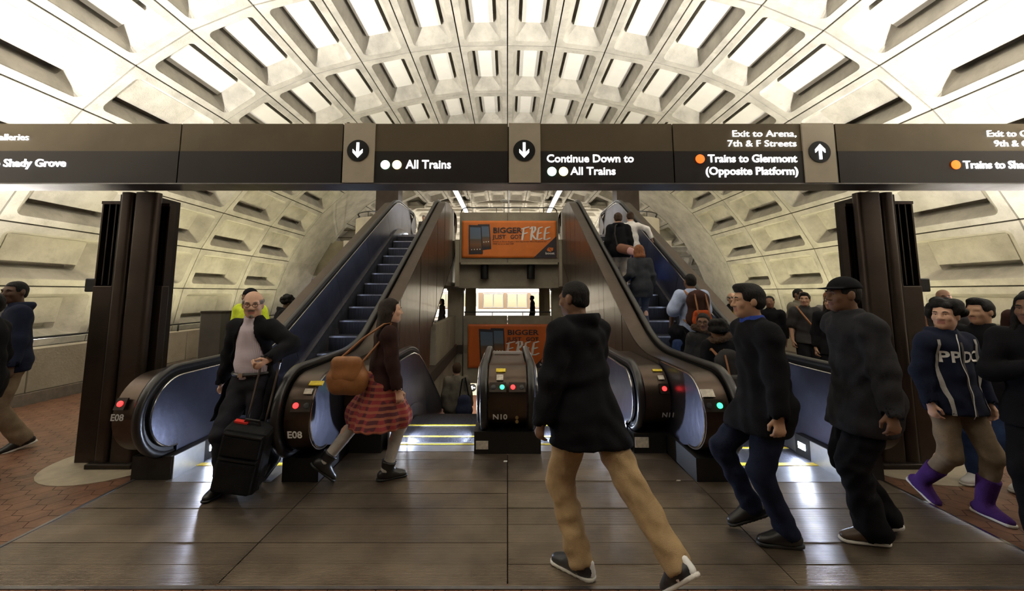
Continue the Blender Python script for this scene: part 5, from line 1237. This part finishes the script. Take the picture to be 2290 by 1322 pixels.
# 6 woman in plaid skirt
p6=(-1.15,3.80,0); y6=-66
c6=person('woman with long dark hair, red plaid skirt and pale leggings walking right',p6,y6,1.60,'light',('longback','darkbrown'),lean=4,head=(0,6),feet=((.06,.06,.085),(-.08,-.5,.2)),fp=(0,-42),hands=((.26,.12,.86),None),q='near',
  wear=[TR(LEG,bulk=.004,fold=.001,name='leggings'),dict(t='skirt',m=PLD,hem=.50,bulk=.02,flare=.09),JK(BRN,bulk=.03,hem=.86),dict(t='boots',m=SHK,high=.10,sole=SOLB)])
sw=np.array(p6)+rotz(R(y6))@(c6['Sh'][0]+np.array([-.02,-.02,.09])); bp_=np.array([-1.40,3.62,.76])
bg=empty('shoulder_bag',bp_); tag(bg,'tan brown leather shoulder bag hanging behind the woman in the plaid skirt','bag')
f=Fld(np.array([-.2,-.12,-.05]),np.array([.2,.12,.5]),.013); f.cap((-.09,0,.08),(.09,0,.08),.075,.075,.03,(1,.75,1)); f.cap((-.07,0,.26),(.07,0,.26),.07,.07,.08,(1,.6,1)); f.cap((-.1,0,.16),(.1,0,.16),.08,.08,.06,(1,.7,1)); f.folds(.005,4); f.mesh('bag_body',[TANL],bg)
f=Fld(np.array([-.2,-.12,.1]),np.array([.2,.12,.5]),.012); f.cap((-.08,-.03,.28),(.08,-.03,.28),.06,.06,.03,(1,.55,1)); f.cap((-.08,-.045,.17),(.08,-.045,.17),.05,.05,.06,(1,.45,1)); f.mesh('bag_flap',[TANL],bg)
sq=tuple(sw-bp_)
MB().tube([(-.11,0,.28),(sq[0]*.5-.05,sq[1]*.5,.28+(sq[2]-.28)*.6),(sq[0]-.03,sq[1],sq[2]-.01),(sq[0]+.02,sq[1]+.05,sq[2]),(sq[0]*.6+.06,sq[1]*.5+.03,.28+(sq[2]-.28)*.5),(.12,0,.28)],.011,6).build('bag_strap',TANL,bg,smooth=True,ploc=1)
# 7 man going down
z7=dn_nose(8.5)
person('man in a grey jacket with a dark shoulder bag going down the central escalator',(-1.02,8.3,z7-.02),8,1.74,'light',('short','brown'),q='mid',face=False,hands=((.3,.1,.86),None),wear=[JK(OLV,bulk=.05,hem=.72),TR(JEAN,bulk=.02),SHo(SHK)])
b7=empty('shoulder_bag',(-.84,8.10,z7+.75)); tag(b7,'dark blue shoulder bag on the man going down the central escalator','bag')
f=Fld(np.array([-.25,-.2,-.1]),np.array([.25,.2,.6]),.02); f.cap((-.05,0,.1),(.05,0,.1),.12,.12,.05,(1,.6,1)); f.cap((0,0,.3),(0,0,.3),.1,.1,.1,(1.3,.6,1)); f.mesh('bag_body',[cloth('bag_blue',(.03,.035,.07))],b7); MB().tube([(-.1,.0,.33),(-.05,.06,.68),(.0,.12,.70),(.09,.02,.33)],.014,6).build('bag_strap',BLK,b7,smooth=True,ploc=1)
# 8 centre walker
p8=(.50,2.66,0); y8=38
c8=person('man in black hooded jacket and khaki trousers striding past the central newel',p8,y8,1.745,'brown',('fade','black'),lean=5,head=(12,0),feet=((.05,-.62,.17),(-.12,-.04,.085)),fp=(-45,0),fy=(-8,14),hands=((.30,.22,.88),(-.30,.10,.84)),q='near',
  wear=[JK(BLK,bulk=.052,hem=.72,hood=True,fold=.009),TR(KHA,bulk=.024,fold=.008),SHo(mat('sneaker_black_panel',(.02,.02,.022),.4),high=.10,sole=SOLW)])
# pale side panels on his sneakers
for i in (0,1):
    a=c8['an'][i]; M=rotz(R(c8['fy'][i]))@rotx(R(c8['fp'][i])); f=Fld(a-.2,a+.24,.009); fr=(a,M)
    for sx in (-1,1): f.cap((sx*.035,.0,-.045),(sx*.03,.06,-.045),.022,.018,.01,(.9,1,1),fr)
    f.cap((0,-.075,-.045),(0,-.07,.0),.026,.022,.01,(1,.7,1),fr); f.cap((0,.13,-.048),(0,.165,-.056),.03,.026,.01,(1,1,.7),fr); f.mesh('sneaker_panel',[SHW],c8['root'])
# 9 group on the right escalator
def estep(y): 
    k=math.floor((y-4.08)/.4); return up_nose(4.08+.4*k+.02)
pA=(2.40,7.25,estep(7.25)); HA=pw(1362,597,7.0)
person('auburn haired woman in a dark coat reaching for the right escalator handrail',pA,4,1.60,'light',('bob','auburn'),face=False,lean=3,hands=(None,tl(pA,4,1.6,(2.08,7.32,pA[2]+.92))),eh=(None,(-.2,-.6,-1)),q='mid',
  wear=[JK(cloth('coat_bluegrey',(.03,.033,.04)),bulk=.04,hem=.70,name='coat',flare=.02),TR(cloth('leggings_dark',(.06,.065,.09)),bulk=.002,fold=.001,name='leggings'),SHo(cloth('shoe_pale',(.3,.3,.36)))])
pB=(2.30,8.25,estep(8.25))
person('man in black hood and pale trousers ahead of the auburn haired woman on escalator',pB,-4,1.70,'light',('short','brown'),face=False,q='mid',wear=[JK(BLK,bulk=.05,hem=.78,hood=True),TR(cloth('trousers_beige',(.33,.28,.22)),bulk=.025),SHo(SHW)])
bB=empty('messenger_bag',(2.36,8.02,pB[2]+.82)); tag(bB,'brown and pink messenger bag on the back of the hooded man on escalator','bag')
f=Fld(np.array([-.25,-.15,-.1]),np.array([.3,.15,.4]),.018); f.cap((-.08,0,.1),(.1,0,.06),.1,.1,.04,(1,.5,1)); f.mesh('bag_body',[mat('bag_redbrown',(.16,.06,.03),.6)],bB); f=Fld(np.array([-.25,-.15,-.1]),np.array([.3,.15,.4]),.018); f.cap((.08,-.03,.05),(.12,-.03,.03),.075,.075,.02,(1,.5,1)); f.mesh('bag_pocket',[mat('bag_pink',(.45,.25,.24),.6)],bB)
MB().tube([(-.15,0,.12),(-.2,.02,.4),(-.16,.08,.58),(-.1,.14,.62)],.016,6).build('bag_strap',BLK2,bB,smooth=True,ploc=1)
pC=(2.68,8.65,estep(8.65))
person('person with tied-up hair in a white shirt leaning on the escalator handrail',pC,-6,1.56,'light',('updo','brown'),face=False,hands=(tl(pC,-6,1.56,(3.06,8.45,pC[2]+.94)),None),eh=((.6,-.6,-.5),None),q='mid',wear=[dict(t='shirt',m=WHT,bulk=.03,hem=.84),TR(JNB,bulk=.02),SHo(SHB)])
person('dark haired man in black facing down at the top of the right escalator',(4.62,15.1,3.3),150,1.68,'light',('short','black'),q='mid',wear=[JK(BLK,bulk=.03,hem=.8),TR(BLK2),SHo(SHK)])
pD=(2.70,5.95,estep(5.95))
cD=person('man in light blue polo shirt with a backpack on the right escalator',pD,2,1.71,'brown',('fade','black'),face=False,hands=((.27,.16,.88),(-.28,.12,.93)),eh=((.8,-.7,0),(-.8,-.7,0)),q='mid',wear=[dict(t='shirt',m=LBL,bulk=.034,hem=.84,sl=.5),TR(cloth('trousers_pale',(.5,.49,.5)),bulk=.024),SHo(SHW,sole=SOLW)])
def backpack(label,pos,yaw,m,m2,strap,sc=1.):
    b=empty('backpack',pos,R(yaw)); tag(b,label,'backpack'); k=sc
    f=Fld(np.array([-.22,-.25,-.05])*k,np.array([.22,.12,.55])*k,.016*k); f.cap(np.array([-.07,-.05,.12])*k,np.array([.07,-.05,.12])*k,.1*k,.1*k,.05,(1,.8,1)); f.cap(np.array([-.06,-.04,.36])*k,np.array([.06,-.04,.36])*k,.09*k,.09*k,.09,(1,.75,1)); f.cap(np.array([0,-.045,.1])*k,np.array([0,-.045,.4])*k,.12*k,.11*k,.05,(1.2,.75,1)); f.folds(.004,5); f.mesh('pack_body',[m],b)
    f=Fld(np.array([-.22,-.25,-.05])*k,np.array([.22,.12,.4])*k,.014*k); f.cap(np.array([-.06,-.13,.1])*k,np.array([.06,-.13,.1])*k,.075*k,.075*k,.03,(1,.6,1)); f.cap(np.array([-.06,-.13,.18])*k,np.array([.06,-.13,.18])*k,.06*k,.06*k,.03,(1,.6,1)); f.mesh('pack_pocket',[m2],b)
    for sx in (-1,1):
        MB().tube([np.array(p)*k for p in ((sx*.08,.03,.42),(sx*.11,.10,.49),(sx*.12,.24,.42),(sx*.12,.25,.26),(sx*.14,.10,.10),(sx*.12,.03,.06))],.017*k,6).build('pack_strap',strap,b,smooth=True,ploc=1)
        MB().tube([np.array(p)*k for p in ((sx*.07,-.10,.45),(sx*.075,-.15,.32),(sx*.075,-.20,.16),(sx*.07,-.15,.03))],.011*k,6).build('pack_webbing',strap,b,smooth=True,ploc=1)
    MB().tube([np.array(p)*k for p in ((-.03,.0,.46),(-.025,-.01,.50),(.025,-.01,.50),(.03,.0,.46))],.009*k,6).build('pack_handle',strap,b,smooth=True,ploc=1)
    return b
backpack('brown and orange backpack worn by the man in the light blue shirt',(2.70,5.80,pD[2]+.93),2,cloth('pack_brown',(.045,.02,.016)),cloth('pack_orange',(.42,.075,.02)),TANL,1.05)
jk=empty('jacket',(2.44,5.86,pD[2]+.42)); tag(jk,'bundled dark jacket hanging from the left arm of the man in the light blue shirt','jacket')
f=Fld(np.array([-.25,-.25,-.1]),np.array([.3,.25,.6]),.017); f.cap((-.02,0,.44),(.08,.02,.42),.1,.09,.05); f.cap((0,0,.4),(-.05,-.02,.12),.11,.09,.05,(1,.7,1)); f.cap((.1,-.02,.36),(.2,-.03,.2),.09,.1,.06); f.cap((-.06,-.02,.2),(-.08,-.02,-.02),.07,.05,.05); f.folds(.012,6,1.3); f.mesh('jacket_cloth',[BLK],jk); f=Fld(np.array([-.2,-.2,-.1]),np.array([.2,.2,.4]),.017); f.cap((-.04,-.07,.3),(-.1,-.07,.06),.06,.05,.04); f.folds(.01,7,1.3); f.mesh('jacket_lining',[JEAN],jk)
pE=(2.42,5.05,estep(5.05))
cE=person('girl with glasses and fur collar looking back from the right escalator',pE,168,1.37,'brown',('fade','black'),head=(-20,0),q='near',hs=.95,wear=[JK(BLK2,bulk=.045,hem=.66),dict(t='furhood',m=FUR),TR(cloth('trousers_white',(.55,.54,.53)),bulk=.015),SHo(cloth('sneaker_pink',(.5,.2,.24)))])
glasses(cE,.022)
pF=(2.38,4.62,estep(4.62))
person('child in a dark fur-hooded jacket with a backpack stepping onto the right escalator',pF,0,1.32,'brown',('curly','black'),face=False,q='mid',wear=[JK(BLK,bulk=.05,hem=.66),dict(t='furhood',m=FUR),TR(GRY,bulk=.02),SHo(cloth('sneaker_red',(.3,.04,.05)))])
backpack('black and tan backpack on the child stepping onto the right escalator',(2.36,4.45,.58),4,BLK2,mat('pack_blackpocket',(.02,.018,.016),.5),TANL,.92)
# 12 man in dark coat, blue collar
p12=(1.80,2.90,0); y12=84
person('man in a black coat with a blue collar striding left before the green lamp',p12,y12,1.725,'tan',('short','black'),lean=5,head=(0,4),feet=((.09,.10,.17),(-.07,-.05,.085)),fp=(-20,0),hands=((.24,-.12,.86),tl(p12,y12,1.725,(1.72,2.64,.80))),q='near',fat=1.04,
  wear=[dict(t='shirt',m=BLU,bulk=.016,hem=.95,sl=.0),JK(BLK,bulk=.042,hem=.72,name='coat',open=.0,collar=False,fold=.008),dict(t='trousers',m=NVY,bulk=.018,fold=.006),SHo(SHK,sole=SOLB)])
# 13 cap man
p13=(2.52,2.92,0); y13=80
person('man in a dark flat cap and loose charcoal jacket walking left before the right column',p13,y13,1.775,'brown',('fade','black'),lean=6,head=(4,6),feet=((.09,-.10,.10),(-.08,.08,.085)),fp=(-10,0),hands=((.26,-.12,.88),tl(p13,y13,1.775,(2.40,2.60,.86))),q='near',fat=1.08,
  wear=[JK(cloth('jacket_charcoal',(.022,.022,.025)),bulk=.05,hem=.70,fold=.008),TR(BLK,bulk=.03,flare=.015,fold=.01),SHo(SHB,sole=SOLW),dict(t='cap',m=BLK)])
# 15 girl with lettered hoodie
p15=(3.50,3.28,0); y15=182
c15=person('girl with curly black hair in a navy hoodie lettered PP DC and purple boots',p15,y15,1.585,'light',('curly','black'),head=(-66,3),feet=((.14,-.20,.14),(-.06,.10,.085)),fp=(-30,0),hands=(None,(-.26,.08,.80)),q='near',
  wear=[dict(t='hoodie',m=NVY,bulk=.035,hem=.80,hood=True,sl=.95),TR(KHD,bulk=.012,leg=.55),dict(t='boots',m=PBOOT,high=.24,bulk=.022,sole=SOLW)])
from mathutils.bvhtree import BVHTree
def project(c,oname,V,F,name,m,off=.004):
    """lay flat lettering onto the front of a garment"""
    o=c['objs'][oname]; L_=o.location; bv=BVHTree.FromPolygons([(v.co+L_)[:] for v in o.data.vertices],[p.vertices[:] for p in o.data.polygons]); out=[]
    for x,z in V[:,:2]:
        h=bv.ray_cast(Vector((x,1.0,z)),Vector((0,-1,0))); y=h[0].y if h[0] is not None else .15
        out.append((x,y+off,z))
    return MB().add(out,F).build(name,m,c['root'],ploc=1)
def letters(c,oname,txt,size,xc,z,m):
    V,F=text_mesh(txt,size,.03,ext=0); V=V[:,:2]; V[:,0]-= (V[:,0].max()+V[:,0].min())/2; V[:,0]=xc-V[:,0]; V[:,1]+=z
    return project(c,oname,V,F,'lettering',m)
LW=cloth('felt_white',(.75,.74,.72)); zt_=float(c15['P'][2])
letters(c15,'hoodie','PP',.115,.080,zt_+.29,LW); letters(c15,'hoodie','DC',.115,-.080,zt_+.29,LW)
ys_=np.linspace(.44,-.1,14); V=np.array([(sx*.008,zt_+t) for t in ys_ for sx in (-1,1)]); project(c15,'hoodie',V,[[2*i,2*i+1,2*i+3,2*i+2] for i in range(13)],'zip',GRY,.006)
path=[(.012+.02*math.sin(t*7),zt_+.50-.62*t) for t in np.linspace(0,1,24)]; V=np.array([(x+sx*.004,z) for x,z in path for sx in (-1,1)]); project(c15,'hoodie',V,[[2*i,2*i+1,2*i+3,2*i+2] for i in range(23)],'earphone_cable',LW,.010)
for sx in (-1,1):
    V=np.array([(sx*(.145+.010*math.sin(k*.35))+d_*.011,zt_+.46-.04*k) for k in range(15) for d_ in (-1,1)]); project(c15,'hoodie',V,[[2*i,2*i+1,2*i+3,2*i+2] for i in range(14)],'jacket_trim',cloth('trim_grey',(.4,.39,.38)),.008)
# 16 far right woman
p16=(3.68,2.84,0); y16=120
person('long haired woman in black at the right edge, one hand at her chest',p16,y16,1.66,'brown',('long','black'),head=(-14,4),lean=3,feet=((.08,.16,.085),(-.08,-.22,.12)),fp=(0,-25),hands=((.0,.20,1.22),None),eh=((1,-.1,-.9),None),q='near',
  wear=[JK(BLK,bulk=.04,hem=.78),TR(BLK,bulk=.03),SHo(SHK)])
for k in range(2):
    cw=PEOPLE[-1]; d=nrm(cw['wr'][0]-cw['el'][0]); a=cw['wr'][0]-d*(.02+.035*k)
    MB().tube([a,a-d*.016],.050,14).build('bracelet',REFL,cw['root'],smooth=True,ploc=1)
person('person in dark jeans and white sneakers half hidden at the right edge',(4.22,3.62,0),100,1.60,'tan',('short','black'),feet=((.1,.12,.085),(-.1,-.12,.09)),q='mid',face=False,wear=[JK(BLK,bulk=.04,hem=.8),TR(JEAN,bulk=.02),SHo(SHW,sole=SOLW)])
# background right
person('bald man in a dark jacket standing by the right parapet beyond the column',(6.50,6.05,0),150,1.71,'brown',('bald','black'),q='mid',wear=[JK(BLK2,bulk=.045,hem=.8),TR(BLK),SHo(SHK)])
person('girl in a purple jacket behind the girl with the lettered hoodie',(4.55,4.55,0),120,1.45,'light',('bob','auburn'),head=(-10,0),q='mid',wear=[JK(PUR,bulk=.035,hem=.75),TR(BLK2),SHo(SHK)])
person('man in a dark grey T-shirt with a crossbody strap left of the right column',(5.12,7.0,0),165,1.66,'olive',('short','black'),head=(-25,0),q='mid',wear=[dict(t='shirt',m=BLK2,bulk=.02,hem=.84,sl=.5),TR(BLK),SHo(SHK)])
cw=PEOPLE[-1]; MB().tube([cw['Sh'][0]+np.array([-.03,.02,.085]),cw['P']+np.array([.06,.165,.36]),cw['P']+np.array([-.08,.165,.15]),cw['P']+np.array([-.16,.08,.02])],.014,6).build('crossbody_strap',TANL,cw['root'],smooth=True,ploc=1)
person('man in a grey jacket standing just behind the man in the dark T-shirt',(5.62,7.85,0),200,1.74,'brown',('fade','black'),q='mid',wear=[JK(OLV,bulk=.035,hem=.8),TR(BLK),SHo(SHK)])
person('woman with long dark hair in black standing left of the right column',(4.82,6.05,0),150,1.63,'olive',('long','darkbrown'),head=(-30,0),q='mid',wear=[dict(t='shirt',m=BLK,bulk=.025,hem=.8),TR(BLK),SHo(SHK)])
person('pale faced person in grey behind the long haired woman by the right column',(6.1,7.7,0),160,1.68,'light',('short','auburn'),q='far',wear=[JK(GRY,hem=.8),TR(BLK),SHo(SHK)])
p22=(4.42,8.0,0)
person('bald man in mustard shirt with a hand to his face beside the right escalator',p22,170,1.66,'light',('rim','grey'),hands=((.03,.16,1.46),None),eh=((.8,.1,-1),None),head=(10,-4),q='mid',wear=[dict(t='shirt',m=YLW,bulk=.012,hem=.86,sl=0),JK(BLK,bulk=.04,hem=.8,open=.08),TR(BLK),SHo(SHK)])
person('dark haired man in black behind the man with the blue collar',(4.85,7.5,0),140,1.60,'brown',('fade','black'),q='far',wear=[JK(BLK,hem=.8),TR(BLK),SHo(SHK)])
person('man in a brown jacket at the right edge by the parapet',(6.86,5.35,0),130,1.69,'brown',('fade','black'),q='far',wear=[JK(BRN,hem=.8),TR(BLK),SHo(SHK)])
# seen through the opening below the landing, and on the lower level
person('dark haired person in black seen past the left pier under the landing',(-2.45,15.2,0),120,1.42,'tan',('bob','darkbrown'),q='far',wear=[JK(BLK2,hem=.7),TR(BLK),SHo(SHK)])
person('dark silhouette passing in front of the train, left of the man in white',(1.12,18.2,0),90,1.52,'dark',('short','black'),q='far',wear=[JK(BLK,hem=.7),TR(BLK),SHo(SHK)])
person('man in a pale shirt passing the round column in front of the train',(1.72,18.6,0),90,1.50,'tan',('short','brown'),q='far',wear=[dict(t='shirt',m=LBL,hem=.85),TR(BLK2),SHo(SHK)])
person('person in black standing by the lower level sign',(2.0,19.5,-4.6),200,1.7,'dark',('short','black'),q='far',wear=[JK(BLK,hem=.8),TR(BLK),SHo(SHK)])
person('person in a pale grey jacket on the lower level right of the newel',(1.72,20.6,-4.6),150,1.62,'brown',('short','black'),q='far',wear=[JK(LEG,hem=.8),TR(RED),SHo(SHK)])
person('person in a blue jacket on the lower level right of the newel',(1.45,21.4,-4.6),170,1.68,'tan',('short','black'),q='far',wear=[JK(JNB,hem=.8),TR(BLK),SHo(SHK)])
